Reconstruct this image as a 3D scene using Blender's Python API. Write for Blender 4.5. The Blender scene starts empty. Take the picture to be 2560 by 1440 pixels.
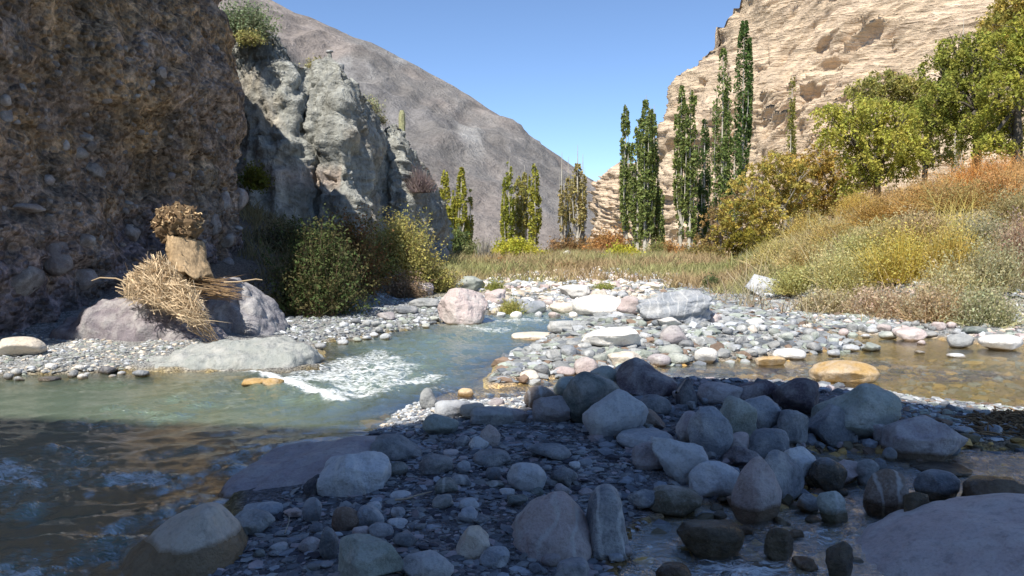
import bpy, bmesh, math
import numpy as np
from mathutils import Vector

# ------------------------------------------------------------------ camera, sky, sun, exposure
scene = bpy.context.scene
FPX = 1950.0            # focal length in pixels of the 2560 px wide photograph
HOR = 620.0             # horizon row
CAMZ = 1.6
PITCH = math.atan((720.0 - HOR) / FPX)
cam_data = bpy.data.cameras.new('camera')
cam = bpy.data.objects.new('camera', cam_data)
scene.collection.objects.link(cam)
cam.location = (0, 0, CAMZ)
cam.rotation_euler = (math.pi / 2 - PITCH, 0, 0)
cam_data.sensor_width = 36.0
cam_data.lens = 36.0 * FPX / 2560.0
cam_data.clip_start = 0.05
cam_data.clip_end = 6000.0
scene.camera = cam

SUN = np.array([-0.36, -0.66, 1.0]); SUN /= np.linalg.norm(SUN)     # towards the sun
SUN_EL = math.asin(SUN[2])
world = bpy.data.worlds.new('World'); scene.world = world
world.use_nodes = True
wn = world.node_tree.nodes; wl = world.node_tree.links
bg = wn['Background']
sky = wn.new('ShaderNodeTexSky'); sky.sky_type = 'NISHITA'; sky.sun_disc = False
sky.sun_elevation = SUN_EL
sky.sun_rotation = math.atan2(SUN[0], SUN[1])
sky.altitude = 3000; sky.air_density = 1.0; sky.dust_density = 0.0; sky.ozone_density = 4.0
wl.new(sky.outputs[0], bg.inputs[0])
bg.inputs[1].default_value = 0.125
sun_data = bpy.data.lights.new('sun', 'SUN'); sun = bpy.data.objects.new('sun', sun_data)
scene.collection.objects.link(sun)
sun_data.energy = 4.5; sun_data.angle = math.radians(0.53); sun_data.color = (1.0, 0.95, 0.87)
sun.rotation_euler = Vector(-SUN).to_track_quat('-Z', 'Y').to_euler()
scene.view_settings.view_transform = 'Standard'
scene.view_settings.look = 'None'
scene.view_settings.exposure = 0.68
scene.view_settings.gamma = 1.0
scene.view_settings.use_curve_mapping = False
scene.render.resolution_x = 1024; scene.render.resolution_y = 576
try:
    scene.cycles.max_bounces = 6; scene.cycles.transparent_max_bounces = 12
except Exception:
    pass

# ------------------------------------------------------------------ numeric helpers
_rs = np.random.RandomState(7)
PERM = np.concatenate([_rs.permutation(256)] * 3)
GR = _rs.normal(size=(256, 3)); GR /= np.linalg.norm(GR, axis=1)[:, None]

def perlin(P, seed=0):
    P = np.asarray(P, float) + seed * 17.37
    I = np.floor(P).astype(np.int64); Fr = P - I
    U = Fr * Fr * Fr * (Fr * (Fr * 6 - 15) + 10)
    I &= 255
    out = 0
    for dx in (0, 1):
        wx = U[:, 0] if dx else 1 - U[:, 0]
        hx = PERM[(I[:, 0] + dx) & 255]
        for dy in (0, 1):
            wy = U[:, 1] if dy else 1 - U[:, 1]
            hy = PERM[(hx + I[:, 1] + dy) & 255]
            for dz in (0, 1):
                wz = U[:, 2] if dz else 1 - U[:, 2]
                g = GR[PERM[(hy + I[:, 2] + dz) & 255]]
                out = out + wx * wy * wz * (g[:, 0] * (Fr[:, 0] - dx) + g[:, 1] * (Fr[:, 1] - dy) + g[:, 2] * (Fr[:, 2] - dz))
    return out * 1.5

def fbm(P, octv=4, seed=0, gain=0.5, ridge=False):
    a = 1.0; s = 0; P = np.asarray(P, float)
    for o in range(octv):
        n = perlin(P * 2.03 ** o, seed + o * 3)
        s = s + a * ((1 - 2 * np.abs(n)) if ridge else n)
        a *= gain
    return s

def sstep(a, b, x):
    t = np.clip((x - a) / (b - a), 0, 1); return t * t * (3 - 2 * t)

def ray(px, py):
    """direction through a pixel of the photograph, scaled to advance 1 m in y"""
    a = (px - 1280.0) / FPX; b = (720.0 - py) / FPX
    c, s = math.cos(PITCH), math.sin(PITCH)
    y = c + b * s; z = -s + b * c
    return np.array([a / y, 1.0, z / y])

def gp(px, py, z=0.03):
    r = ray(px, py); t = (z - CAMZ) / r[2]
    return (r[0] * t, t)

def gpl(lst): return [gp(*p) for p in lst]

# ------------------------------------------------------------------ scene helpers
C = scene.collection
def tag(o, label=None, cat=None, group=None, kind=None):
    if label: o['label'] = label
    if cat: o['category'] = cat
    if group: o['group'] = group
    if kind: o['kind'] = kind
    return o

def mk(name, V, F, mat, parent=None, col=None, smooth=False, attrs=None, loc=None, F2=None):
    """mesh from numpy arrays; F (m,k) faces, F2 optional second face array of another size"""
    V = np.asarray(V, np.float32)
    if loc is not None: V = V - np.asarray(loc, np.float32)
    me = bpy.data.meshes.new(name)
    me.vertices.add(len(V)); me.vertices.foreach_set('co', V.ravel())
    groups = [np.asarray(f, np.int32) for f in (F, F2) if f is not None and len(f)]
    nl = sum(g.size for g in groups); npoly = sum(len(g) for g in groups)
    me.loops.add(nl); me.polygons.add(npoly)
    me.loops.foreach_set('vertex_index', np.concatenate([g.ravel() for g in groups]))
    tot = np.concatenate([np.full(len(g), g.shape[1], np.int32) for g in groups])
    me.polygons.foreach_set('loop_start', np.concatenate([[0], np.cumsum(tot)[:-1]]).astype(np.int32))
    me.polygons.foreach_set('loop_total', tot)
    me.polygons.foreach_set('use_smooth', np.full(npoly, bool(smooth)))
    if col is not None:
        c = np.ones((len(V), 4), np.float32); c[:, :3] = col
        a = me.color_attributes.new('Col', 'FLOAT_COLOR', 'POINT'); a.data.foreach_set('color', c.ravel())
    for k, v in (attrs or {}).items():
        a = me.attributes.new(k, 'FLOAT', 'POINT'); a.data.foreach_set('value', np.asarray(v, np.float32))
    me.update(calc_edges=True); me.validate()
    if mat: me.materials.append(mat)
    o = bpy.data.objects.new(name, me); C.objects.link(o)
    if loc is not None: o.location = [float(v) for v in loc]
    if parent is not None:
        o.parent = parent
        if loc is not None: o.location = [float(a) - float(b) for a, b in zip(loc, parent.location)]
        else: o.location = [-float(v) for v in parent.location]
    return o

def empty(name, loc):
    o = bpy.data.objects.new(name, None); C.objects.link(o); o.location = [float(v) for v in loc]
    o.empty_display_size = 0.2
    return o

def gridfaces(nu, nv, wrap=False):
    i = np.arange(nu * nv).reshape(nv, nu)
    if wrap: i = np.concatenate([i, i[:, :1]], 1)
    a = i[:-1, :-1].ravel(); b = i[:-1, 1:].ravel(); c = i[1:, 1:].ravel(); d = i[1:, :-1].ravel()
    return np.stack([a, b, c, d], 1)

class Bag:
    """collects vertices, quads and triangles of ONE object"""
    def __init__(s): s.V = []; s.Q = []; s.T = []; s.c = []; s.n = 0
    def add(s, V, F, col):
        V = np.asarray(V, np.float32); F = np.asarray(F)
        (s.Q if F.shape[1] == 4 else s.T).append(F + s.n)
        s.V.append(V); s.n += len(V)
        cc = np.empty((len(V), 3), np.float32); cc[:] = col; s.c.append(cc)
    def build(s, name, mat, parent=None, smooth=False, loc=None):
        Q = np.concatenate(s.Q) if s.Q else None; T = np.concatenate(s.T) if s.T else None
        if Q is None: Q, T = T, None
        return mk(name, np.concatenate(s.V), Q, mat, parent, np.concatenate(s.c), smooth, None, loc, T)

def tube_into(bag, pts, rad, col, sides=5):
    pts = np.asarray(pts, float); rad = np.asarray(rad, float); n = len(pts)
    T = np.gradient(pts, axis=0); T /= np.linalg.norm(T, axis=1)[:, None] + 1e-9
    ref = np.array([0.31, 0.95, 0.07]) if abs(T[0][2]) > 0.5 else np.array([0.1, 0.05, 1.0])
    A = np.cross(T, ref); A /= np.linalg.norm(A, axis=1)[:, None] + 1e-9
    B = np.cross(T, A)
    an = np.linspace(0, 2 * math.pi, sides, endpoint=False)
    V = pts[:, None, :] + rad[:, None, None] * (np.cos(an)[None, :, None] * A[:, None, :] + np.sin(an)[None, :, None] * B[:, None, :])
    bag.add(V.reshape(-1, 3), gridfaces(sides, n, True), col)

def leaves_into(bag, P, size, rng, col, asp=0.55, droop=0.0):
    n = len(P)
    if n == 0: return
    a = rng.normal(size=(n, 3)); a[:, 2] -= droop; a /= np.linalg.norm(a, axis=1)[:, None]
    b = np.cross(a, rng.normal(size=(n, 3))); b /= np.linalg.norm(b, axis=1)[:, None]
    s = (np.asarray(size) * rng.uniform(0.6, 1.3, n))[:, None]
    V = np.stack([P + a * s, P + b * s * asp, P - a * s, P - b * s * asp], 1).reshape(-1, 3)
    cc = np.repeat(np.broadcast_to(np.asarray(col, float), (n, 3)), 4, 0)
    bag.add(V, np.arange(4 * n).reshape(n, 4), cc)

def trileaves_into(bag, P, size, rng, col, asp=0.6):
    n = len(P); a = rng.normal(size=(n, 3)); a /= np.linalg.norm(a, axis=1)[:, None]
    b = np.cross(a, rng.normal(size=(n, 3))); b /= np.linalg.norm(b, axis=1)[:, None]
    s = (size * rng.uniform(0.7, 1.6, n))[:, None]
    V = np.stack([P + a * s, P - a * s * 0.7 + b * s * asp, P - a * s * 0.7 - b * s * asp], 1).reshape(-1, 3)
    bag.add(V, np.arange(3 * n).reshape(n, 3), np.repeat(np.broadcast_to(np.asarray(col, float), (n, 3)), 3, 0))

def ribbons_into(bag, P, D, L, w, rng, col, bend=0.3, seg=2, tipcol=None):
    """curved grass blades / stems: quads tapering to a point"""
    n = len(P); D = D / np.linalg.norm(D, axis=1)[:, None]
    L = np.broadcast_to(np.asarray(L, float), n)[:, None]; w = np.broadcast_to(np.asarray(w, float), n)[:, None]
    side = np.cross(D, rng.normal(size=(n, 3))); side /= np.linalg.norm(side, axis=1)[:, None]
    out = D.copy(); out[:, 2] = -0.6; out = out + rng.normal(size=(n, 3)) * 0.3
    rows = []
    for k in range(seg + 1):
        t = k / seg
        c = P + D * L * t + out * L * bend * t * t
        ww = w * (1 - t) ** 0.7
        if k == seg: rows.append(c[:, None, :])
        else: rows.append(np.stack([c - side * ww, c + side * ww], 1))
    V = np.concatenate(rows, 1); m = V.shape[1]
    base = np.arange(n)[:, None] * m
    col = np.broadcast_to(np.asarray(col, float), (n, 3))
    cc = np.repeat(col[:, None, :], m, 1).copy()
    if tipcol is not None:
        tc = np.broadcast_to(np.asarray(tipcol, float), (n, 3))
        for k in range(m):
            t = min(1, (k // 2) / seg); cc[:, k] = col * (1 - t) + tc * t
    V = V.reshape(-1, 3); cc = cc.reshape(-1, 3)
    q = [base + np.array([[2 * k, 2 * k + 1, 2 * k + 3, 2 * k + 2]]) for k in range(seg - 1)]
    tr = base + np.array([[2 * seg - 2, 2 * seg - 1, 2 * seg]])
    off = bag.n
    bag.V.append(V.astype(np.float32)); bag.c.append(cc.astype(np.float32)); bag.n += len(V)
    for f in q: bag.Q.append(f + off)
    bag.T.append(tr + off)

# ------------------------------------------------------------------ materials
def newmat(name):
    m = bpy.data.materials.new(name); m.use_nodes = True
    nt = m.node_tree; b = nt.nodes['Principled BSDF']
    return m, nt, b
def nd(nt, t, **kw):
    n = nt.nodes.new(t)
    for k, v in kw.items():
        if hasattr(n, k): setattr(n, k, v)
    return n
def noise(nt, vec, scale, detail=4, rough=0.55, dist=0.0):
    n = nt.nodes.new('ShaderNodeTexNoise'); n.inputs['Scale'].default_value = scale
    n.inputs['Detail'].default_value = detail; n.inputs['Roughness'].default_value = rough
    n.inputs['Distortion'].default_value = dist
    if vec is not None: nt.links.new(vec, n.inputs['Vector'])
    return n
def mixc(nt, fac, a, b, blend='MIX'):
    n = nt.nodes.new('ShaderNodeMix'); n.data_type = 'RGBA'; n.blend_type = blend
    for s, v in ((n.inputs[0], fac), (n.inputs[6], a), (n.inputs[7], b)):
        if hasattr(v, 'is_output') or isinstance(v, bpy.types.NodeSocket): nt.links.new(v, s)
        elif isinstance(v, (int, float)): s.default_value = v
        else: s.default_value = (*v, 1)
    return n.outputs[2]
def mathn(nt, op, a, b=0.0, c=None, clamp=False):
    n = nt.nodes.new('ShaderNodeMath'); n.operation = op; n.use_clamp = clamp
    for s, v in zip(n.inputs, (a, b, c)):
        if v is None: continue
        if isinstance(v, bpy.types.NodeSocket): nt.links.new(v, s)
        else: s.default_value = v
    return n.outputs[0]
def ramp(nt, fac, lo, hi):
    n = nt.nodes.new('ShaderNodeMapRange'); n.inputs[1].default_value = lo; n.inputs[2].default_value = hi
    nt.links.new(fac, n.inputs[0]); return n.outputs[0]
def bump(nt, h, strength, dist, normal=None):
    n = nt.nodes.new('ShaderNodeBump'); n.inputs['Strength'].default_value = strength
    n.inputs['Distance'].default_value = dist; nt.links.new(h, n.inputs['Height'])
    if normal: nt.links.new(normal, n.inputs['Normal'])
    return n.outputs[0]

def stone_material(name, speck=0.35, vein=0.0, bscale=1.0, pit=0.0):
    """river stone: colour from the object, grain, blotches, veins and a wet band below the object's own water mark"""
    m, nt, b = newmat(name); L = nt.links
    tc = nd(nt, 'ShaderNodeTexCoord'); oi = nd(nt, 'ShaderNodeObjectInfo'); geo = nd(nt, 'ShaderNodeNewGeometry')
    vadd = nd(nt, 'ShaderNodeVectorMath', operation='ADD')
    comb = nd(nt, 'ShaderNodeCombineXYZ')
    r = mathn(nt, 'MULTIPLY', oi.outputs['Random'], 37.0); L.new(r, comb.inputs[0]); L.new(r, comb.inputs[2])
    L.new(tc.outputs['Object'], vadd.inputs[0]); L.new(comb.outputs[0], vadd.inputs[1])
    v = vadd.outputs[0]
    n1 = noise(nt, v, 4.0, 5, 0.6, 0.4); n2 = noise(nt, v, 60.0, 4, 0.7); n3 = noise(nt, v, 17.0, 4, 0.6)
    col = oi.outputs['Color']
    light = mixc(nt, 0.6, col, (0.62, 0.60, 0.56)); dark = mixc(nt, 0.55, col, (0.035, 0.035, 0.035), 'MIX')
    c1 = mixc(nt, ramp(nt, n1.outputs[0], 0.42, 0.72), col, light)
    c2 = mixc(nt, mathn(nt, 'MULTIPLY', ramp(nt, n3.outputs[0], 0.52, 0.72), 0.6), c1, dark)
    c3 = mixc(nt, mathn(nt, 'MULTIPLY', ramp(nt, n2.outputs[0], 0.5, 0.68), speck), c2, dark)
    c3 = mixc(nt, mathn(nt, 'MULTIPLY', ramp(nt, n2.outputs[0], 0.5, 0.34), speck * 0.7), c3, light)
    if vein > 0:
        w = nd(nt, 'ShaderNodeTexWave'); w.inputs['Scale'].default_value = 2.2; w.inputs['Distortion'].default_value = 9
        w.inputs['Detail'].default_value = 4; L.new(v, w.inputs['Vector'])
        c3 = mixc(nt, mathn(nt, 'MULTIPLY', ramp(nt, w.outputs[1], 0.86, 1.0), vein), c3, (0.62, 0.62, 0.6))
    br = mathn(nt, 'MULTIPLY_ADD', oi.outputs['Random'], 0.3, 0.85)
    c4 = nd(nt, 'ShaderNodeVectorMath', operation='SCALE'); L.new(c3, c4.inputs[0]); L.new(br, c4.inputs[3])
    # wet band
    at = nd(nt, 'ShaderNodeAttribute'); at.attribute_type = 'OBJECT'; at.attribute_name = 'wetz'
    sx = nd(nt, 'ShaderNodeSeparateXYZ'); L.new(geo.outputs['Position'], sx.inputs[0])
    dz = mathn(nt, 'SUBTRACT', at.outputs['Fac'], sx.outputs[2])
    dz = mathn(nt, 'ADD', dz, mathn(nt, 'MULTIPLY_ADD', n1.outputs[0], 0.1, -0.05))
    wet = ramp(nt, dz, -0.012, 0.015)
    wc = mixc(nt, 1.0, c4.outputs[0], (0.42, 0.34, 0.24), 'MULTIPLY')
    cf = mixc(nt, wet, c4.outputs[0], wc)
    L.new(cf, b.inputs['Base Color'])
    rg = mathn(nt, 'MULTIPLY_ADD', wet, -0.55, 0.8); L.new(rg, b.inputs['Roughness'])
    b.inputs['Specular IOR Level'].default_value = 0.35
    hsum = mathn(nt, 'ADD', n1.outputs[0], mathn(nt, 'MULTIPLY', n3.outputs[0], 0.5))
    hsum = mathn(nt, 'ADD', hsum, mathn(nt, 'MULTIPLY', n2.outputs[0], 0.2))
    if pit > 0:
        vo = nd(nt, 'ShaderNodeTexVoronoi'); vo.inputs['Scale'].default_value = 9; L.new(v, vo.inputs['Vector'])
        hsum = mathn(nt, 'ADD', hsum, mathn(nt, 'MULTIPLY', ramp(nt, vo.outputs[0], 0.0, 0.35), pit))
    L.new(bump(nt, hsum, 0.9, 0.045 * bscale), b.inputs['Normal'])
    return m

def attr_material(name, rough=0.9, nscale=30.0, var=0.35, bstr=0.6, bdist=0.02, cell=None, wave=None, streak=None):
    """earth or rock sheet: colour attribute 'Col', varied by noise in world space, with fine relief"""
    m, nt, b = newmat(name); L = nt.links
    tc = nd(nt, 'ShaderNodeNewGeometry').outputs['Position']
    at = nd(nt, 'ShaderNodeAttribute'); at.attribute_name = 'Col'
    n1 = noise(nt, tc, nscale, 6, 0.65); n2 = noise(nt, tc, nscale * 0.22, 4, 0.6, 0.5)
    f = mathn(nt, 'ADD', mathn(nt, 'MULTIPLY', n1.outputs[0], 0.6), mathn(nt, 'MULTIPLY', n2.outputs[0], 0.4))
    k = mathn(nt, 'MULTIPLY_ADD', ramp(nt, f, 0.34, 0.66), 2 * var, 1 - var)
    h = mathn(nt, 'ADD', n1.outputs[0], n2.outputs[0])
    if cell:
        vo = nd(nt, 'ShaderNodeTexVoronoi'); vo.inputs['Scale'].default_value = cell; L.new(tc, vo.inputs['Vector'])
        sp = nd(nt, 'ShaderNodeSeparateXYZ'); L.new(vo.outputs[1], sp.inputs[0])
        k = mathn(nt, 'MULTIPLY', k, mathn(nt, 'MULTIPLY_ADD', sp.outputs[0], 0.7, 0.62))
        h = mathn(nt, 'ADD', mathn(nt, 'MULTIPLY', h, 0.5), mathn(nt, 'MULTIPLY', ramp(nt, vo.outputs[0], 0.6, 0.0), 1.1))
    if streak:
        mp = nd(nt, 'ShaderNodeMapping'); mp.inputs['Scale'].default_value = streak[:3]
        if len(streak) > 3: mp.inputs['Rotation'].default_value = streak[3]
        L.new(tc, mp.inputs['Vector'])
        n3 = noise(nt, mp.outputs[0], 1.0, 6, 0.62, 0.6)
        h = mathn(nt, 'ADD', h, mathn(nt, 'MULTIPLY', n3.outputs[0], 1.6))
        k = mathn(nt, 'MULTIPLY', k, mathn(nt, 'MULTIPLY_ADD', ramp(nt, n3.outputs[0], 0.36, 0.64), 0.5, 0.75))
    sc = nd(nt, 'ShaderNodeVectorMath', operation='SCALE'); L.new(at.outputs['Color'], sc.inputs[0]); L.new(k, sc.inputs[3])
    L.new(sc.outputs[0], b.inputs['Base Color']); b.inputs['Roughness'].default_value = rough
    b.inputs['Specular IOR Level'].default_value = 0.2
    L.new(bump(nt, h, bstr, bdist), b.inputs['Normal'])
    return m

def leaf_material(name, trans=0.35):
    m = bpy.data.materials.new(name); m.use_nodes = True; nt = m.node_tree; nt.nodes.clear()
    out = nd(nt, 'ShaderNodeOutputMaterial'); at = nd(nt, 'ShaderNodeAttribute'); at.attribute_name = 'Col'
    d = nd(nt, 'ShaderNodeBsdfDiffuse'); t = nd(nt, 'ShaderNodeBsdfTranslucent'); mx = nd(nt, 'ShaderNodeMixShader')
    nt.links.new(at.outputs['Color'], d.inputs[0]); nt.links.new(at.outputs['Color'], t.inputs[0])
    mx.inputs[0].default_value = trans
    nt.links.new(d.outputs[0], mx.inputs[1]); nt.links.new(t.outputs[0], mx.inputs[2]); nt.links.new(mx.outputs[0], out.inputs[0])
    return m

M_STONE = stone_material('river_stone', 0.35, 0.0)
M_VEIN = stone_material('veined_stone', 0.5, 0.5)
M_PIT = stone_material('pitted_stone', 0.55, 0.0, 1.3, 0.5)
M_PEB = attr_material('pebble_mix', 0.85, 40, 0.25, 0.4, 0.01)
M_GROUND = attr_material('gravel_ground', 0.92, 26, 0.35, 0.9, 0.03, cell=38)
M_CLIFF_L = attr_material('brown_conglomerate', 0.95, 16, 0.6, 1.0, 0.16, cell=9.0, streak=(4.0, 4.0, 2.4))
M_CLIFF_G = attr_material('grey_badland_rock', 0.95, 7.0, 0.4, 1.0, 0.17, streak=(2.2, 2.2, 0.35))
M_CLIFF_R = attr_material('cream_stratified_rock', 0.95, 1.4, 0.2, 1.0, 0.5, streak=(0.2, 0.2, 1.6, (0.0, 0.45, 0.0)))
M_MOUNT = attr_material('scree_mountain', 1.0, 0.55, 0.3, 1.0, 2.0, streak=(0.06, 0.02, 0.02, (0.0, 0.6, 0.0)))
M_LEAF = leaf_material('leaf', 0.35)
M_GRASS = leaf_material('dry_grass', 0.25)
M_BARK = attr_material('bark', 0.9, 12, 0.3, 0.6, 0.02)
M_WOOD = attr_material('bleached_wood', 0.8, 22, 0.35, 0.6, 0.02, streak=(20, 20, 3))
M_STRAW = leaf_material('straw', 0.1)

# ------------------------------------------------------------------ water level, river outlines, ground height
def Wz(x, y):
    return 0.11 * sstep(7.2, 9.6, y) + 0.10 * sstep(9.6, 19, y)

POLY_A = [(-16, 7.6), (-9, 8.9)] + gpl([(0, 955), (120, 953), (250, 948), (430, 946), (600, 948), (720, 950), (805, 935), (812, 905)]) + \
    gpl([(800, 873), (900, 862), (1010, 842), (1110, 822), (1160, 818), (1222, 808), (1228, 792), (1300, 786), (1420, 790), (1530, 792), (1545, 800),
         (1470, 812), (1440, 835), (1380, 862), (1330, 890), (1275, 912), (1235, 935), (1215, 975)]) + \
    gpl([(1150, 985), (1090, 1000), (1030, 1010), (990, 1025), (960, 1045), (940, 1075), (900, 1100), (760, 1105), (600, 1190), (560, 1260), (530, 1330), (430, 1440)]) + \
    [(-1.5, 2.6), (-1.6, 0), (-2, -5), (-16, -5)]
POLY_B = [(14, 14.2)] + gpl([(2700, 880), (2440, 876), (2330, 862), (2230, 856), (2060, 848), (1990, 846), (2080, 862), (2150, 884), (2050, 897),
         (1940, 912), (1860, 916), (1760, 918), (1650, 928), (1560, 952), (1440, 955), (1320, 966), (1215, 978), (1120, 990), (1080, 1003),
         (1130, 1008), (1210, 1003), (1310, 998), (1420, 985), (1560, 980), (1700, 968), (1850, 966), (2060, 972), (2200, 988), (2400, 1012), (2560, 1028), (2750, 1046)]) + [(14, 6.4)]
POLY_C = [(9, 6.2)] + gpl([(2600, 1098), (2420, 1108), (2250, 1128), (2120, 1112), (2030, 1112), (1985, 1130), (2030, 1200), (1965, 1262), (1850, 1262),
         (1740, 1258), (1650, 1288), (1590, 1330), (1560, 1400), (1540, 1440)]) + [(0.5, 2.6), (0.8, 0.5), (1.5, -3), (9, -3)]

def seg_dist(P, poly):
    poly = np.asarray(poly, float); n = len(poly)
    d2 = np.full(len(P), 1e9); inside = np.zeros(len(P), bool)
    x, y = P[:, 0], P[:, 1]
    for i in range(n):
        a = poly[i]; b = poly[(i + 1) % n]; ab = b - a
        t = np.clip(((x - a[0]) * ab[0] + (y - a[1]) * ab[1]) / (ab @ ab + 1e-12), 0, 1)
        dx = x - a[0] - t * ab[0]; dy = y - a[1] - t * ab[1]
        d2 = np.minimum(d2, dx * dx + dy * dy)
        cond = (a[1] > y) != (b[1] > y)
        xi = (b[0] - a[0]) * (y - a[1]) / ((b[1] - a[1]) + 1e-12) + a[0]
        inside ^= cond & (x < xi)
    d = np.sqrt(d2)
    return np.where(inside, -d, d)

def path_dist(P, pts):
    pts = np.asarray(pts, float); d2 = np.full(len(P), 1e9); sgn = np.zeros(len(P))
    for a, b in zip(pts[:-1], pts[1:]):
        ab = b - a; t = np.clip(((P[:, 0] - a[0]) * ab[0] + (P[:, 1] - a[1]) * ab[1]) / (ab @ ab), 0, 1)
        dx = P[:, 0] - a[0] - t * ab[0]; dy = P[:, 1] - a[1] - t * ab[1]; dd = dx * dx + dy * dy
        cr = ab[0] * (P[:, 1] - a[1]) - ab[1] * (P[:, 0] - a[0])
        up = dd < d2; sgn = np.where(up, np.sign(cr), sgn); d2 = np.minimum(d2, dd)
    return np.sqrt(d2) * sgn       # positive on the left of the path

HILL = [(30, 10.5), (10.5, 13.2), (7.2, 14.6), (5.9, 17.5), (6.0, 21), (8.5, 30), (13, 44), (24, 75), (40, 120)]
LEFTB = [(-16, 9.8), (-7.0, 11.2), (-4.2, 14.2), (-2.9, 17.5), (-2.2, 21), (-2.6, 30), (-8, 60), (-40, 160)]

def ground(x, y, want=False):
    x = np.atleast_1d(np.asarray(x, float)); y = np.atleast_1d(np.asarray(y, float))
    P = np.stack([x, y], 1)
    wz = Wz(x, y)
    wob = np.stack([x, y, x * 0], 1)
    Pw = P + np.stack([perlin(wob * 2.1, 5), perlin(wob * 2.1, 9)], 1) * 0.10
    a = seg_dist(Pw, POLY_A); b = seg_dist(Pw, POLY_B); c = seg_dist(Pw, POLY_C)
    s = np.minimum(np.minimum(a, b), c)
    deep = np.where(a < np.minimum(b, c), 0.62, np.where(b < c, 0.16, 0.17))
    sl = np.where(a < np.minimum(b, c), 0.42, 0.35)
    bed = wz - 0.0 - np.minimum(-s * sl, deep * (1 - np.exp(s * 1.4))+0.02)
    land = wz + 0.025 + 0.20 * (1 - np.exp(-np.maximum(s, 0) * 0.8))
    z = np.where(s < 0, bed, land)
    # mound of heaped stones between the streams
    def blob(cx, cy, rx, ry, h): return h * np.exp(-(((x - cx) / rx) ** 2 + ((y - cy) / ry) ** 2))
    dry = sstep(-0.05, 0.25, s)
    z += dry * (blob(1.5, 7.7, 0.9, 0.6, 0.13) + blob(2.5, 7.2, 0.9, 0.6, 0.11) + blob(1.5, 6.0, 0.5, 0.6, 0.08) + blob(2.2, 13.2, 1.8, 2.5, 0.16))
    z += dry * blob(0, 3, 2.0, 2.5, -0.05) + blob(-6.0, 13.0, 0.7, 1.0, 0.4)
    # valley floor
    z += sstep(18.5, 34, y) * 0.55 * sstep(0.0, 1.5, s)
    hs = path_dist(P, HILL)
    h = -hs                            # to the right of the path
    hh = np.clip(h, 0, None)
    hill = 4.6 * (1 - np.exp(-hh * 0.135)) + np.clip(hh - 14, 0, 60) * 0.12
    z += np.where(h > 0, hill, 0)
    lb = path_dist(P, LEFTB); lh = np.clip(lb, 0, None)
    z += np.where((lb > 0) & (y > 8), np.minimum(0.42 * lh, 2.2 + 0.1 * lh), 0) * sstep(9.5, 12, y)
    amp = 0.012 + 0.02 * dry + 0.25 * sstep(25, 120, y)
    z += fbm(np.stack([x * 1.4, y * 1.4, x * 0], 1), 3, 2) * amp * np.where(s < 0, 1.5, 1)
    if want: return z, s, h, lb, a, b, c
    return z

_td = np.geomspace(2.2, 200, 700)
def hit(px, py):
    r = ray(px, py); x = r[0] * _td; z = CAMZ + r[2] * _td
    g = np.maximum(ground(x, _td), Wz(x, _td))
    k = np.nonzero(z < g)[0]
    if len(k) == 0: t = _td[-1]
    else:
        i = k[0]
        if i == 0: t = _td[0]
        else:
            d0 = z[i - 1] - g[i - 1]; d1 = z[i] - g[i]; t = _td[i - 1] + (_td[i] - _td[i - 1]) * d0 / (d0 - d1)
    return np.array([r[0] * t, t, CAMZ + r[2] * t])

def at_depth(px, py, y):
    r = ray(px, py); return np.array([r[0] * y, y, CAMZ + r[2] * y])

# ------------------------------------------------------------------ ground sheet
def polar(nr, r0, r1, nin, nout, half=44):
    ang = np.concatenate([np.linspace(-half, half, nin), np.linspace(half, 360 - half, nout + 2)[1:-1]])
    ang = np.radians(ang); rr = np.geomspace(r0, r1, nr)
    R, A = np.meshgrid(rr, ang, indexing='ij')
    return (R * np.sin(A)).ravel(), (R * np.cos(A)).ravel(), nin + nout

gx, gy, gnu = polar(380, 0.4, 2600, 300, 40)
gz, gs, gh, glb, ga, gb, gc = ground(gx, gy, True)
far = sstep(120, 600, np.hypot(gx, gy))
GP = np.stack([gx, gy, gz], 1)
n_a = fbm(np.stack([gx, gy, gx * 0], 1) * 0.6, 4, 31); n_b = fbm(np.stack([gx, gy, gx * 0], 1) * 2.5, 3, 32)
def colr(*c): return np.array(c, float)
col = np.zeros((len(gx), 3)); col[:] = colr(0.17, 0.17, 0.18)
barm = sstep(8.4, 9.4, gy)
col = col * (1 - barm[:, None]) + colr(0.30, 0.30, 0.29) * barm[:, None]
vf = sstep(18, 23, gy + n_a * 2)[:, None]; col = col * (1 - vf) + colr(0.27, 0.23, 0.13) * vf
hm = (sstep(0.3, 1.6, gh + n_b))[:, None]; col = col * (1 - hm) + colr(0.36, 0.31, 0.19) * hm
lm = (sstep(0.3, 1.2, glb) * (gy > 9))[:, None]; col = col * (1 - lm) + colr(0.16, 0.14, 0.12) * lm
tl = (np.exp(-(((gx + 5.2) / 1.2) ** 2 + ((gy - 14.5) / 1.8) ** 2)))[:, None]; col = col * (1 - tl) + colr(0.22, 0.17, 0.13) * tl
wet = sstep(0.12, 0.0, gs + n_b * 0.08)[:, None]
bedc = np.where((ga < np.minimum(gb, gc))[:, None], colr(0.22, 0.17, 0.08), colr(0.34, 0.23, 0.10))
bedc = bedc * (1 + 0.8 * np.clip(n_a + n_b * 0.6, -0.6, 1))[:, None]
col = col * (1 - wet) + bedc * wet
col *= (1 + 0.25 * n_a)[:, None]
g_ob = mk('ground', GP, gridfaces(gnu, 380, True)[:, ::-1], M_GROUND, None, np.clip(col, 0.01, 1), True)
tag(g_ob, kind='structure')

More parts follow.
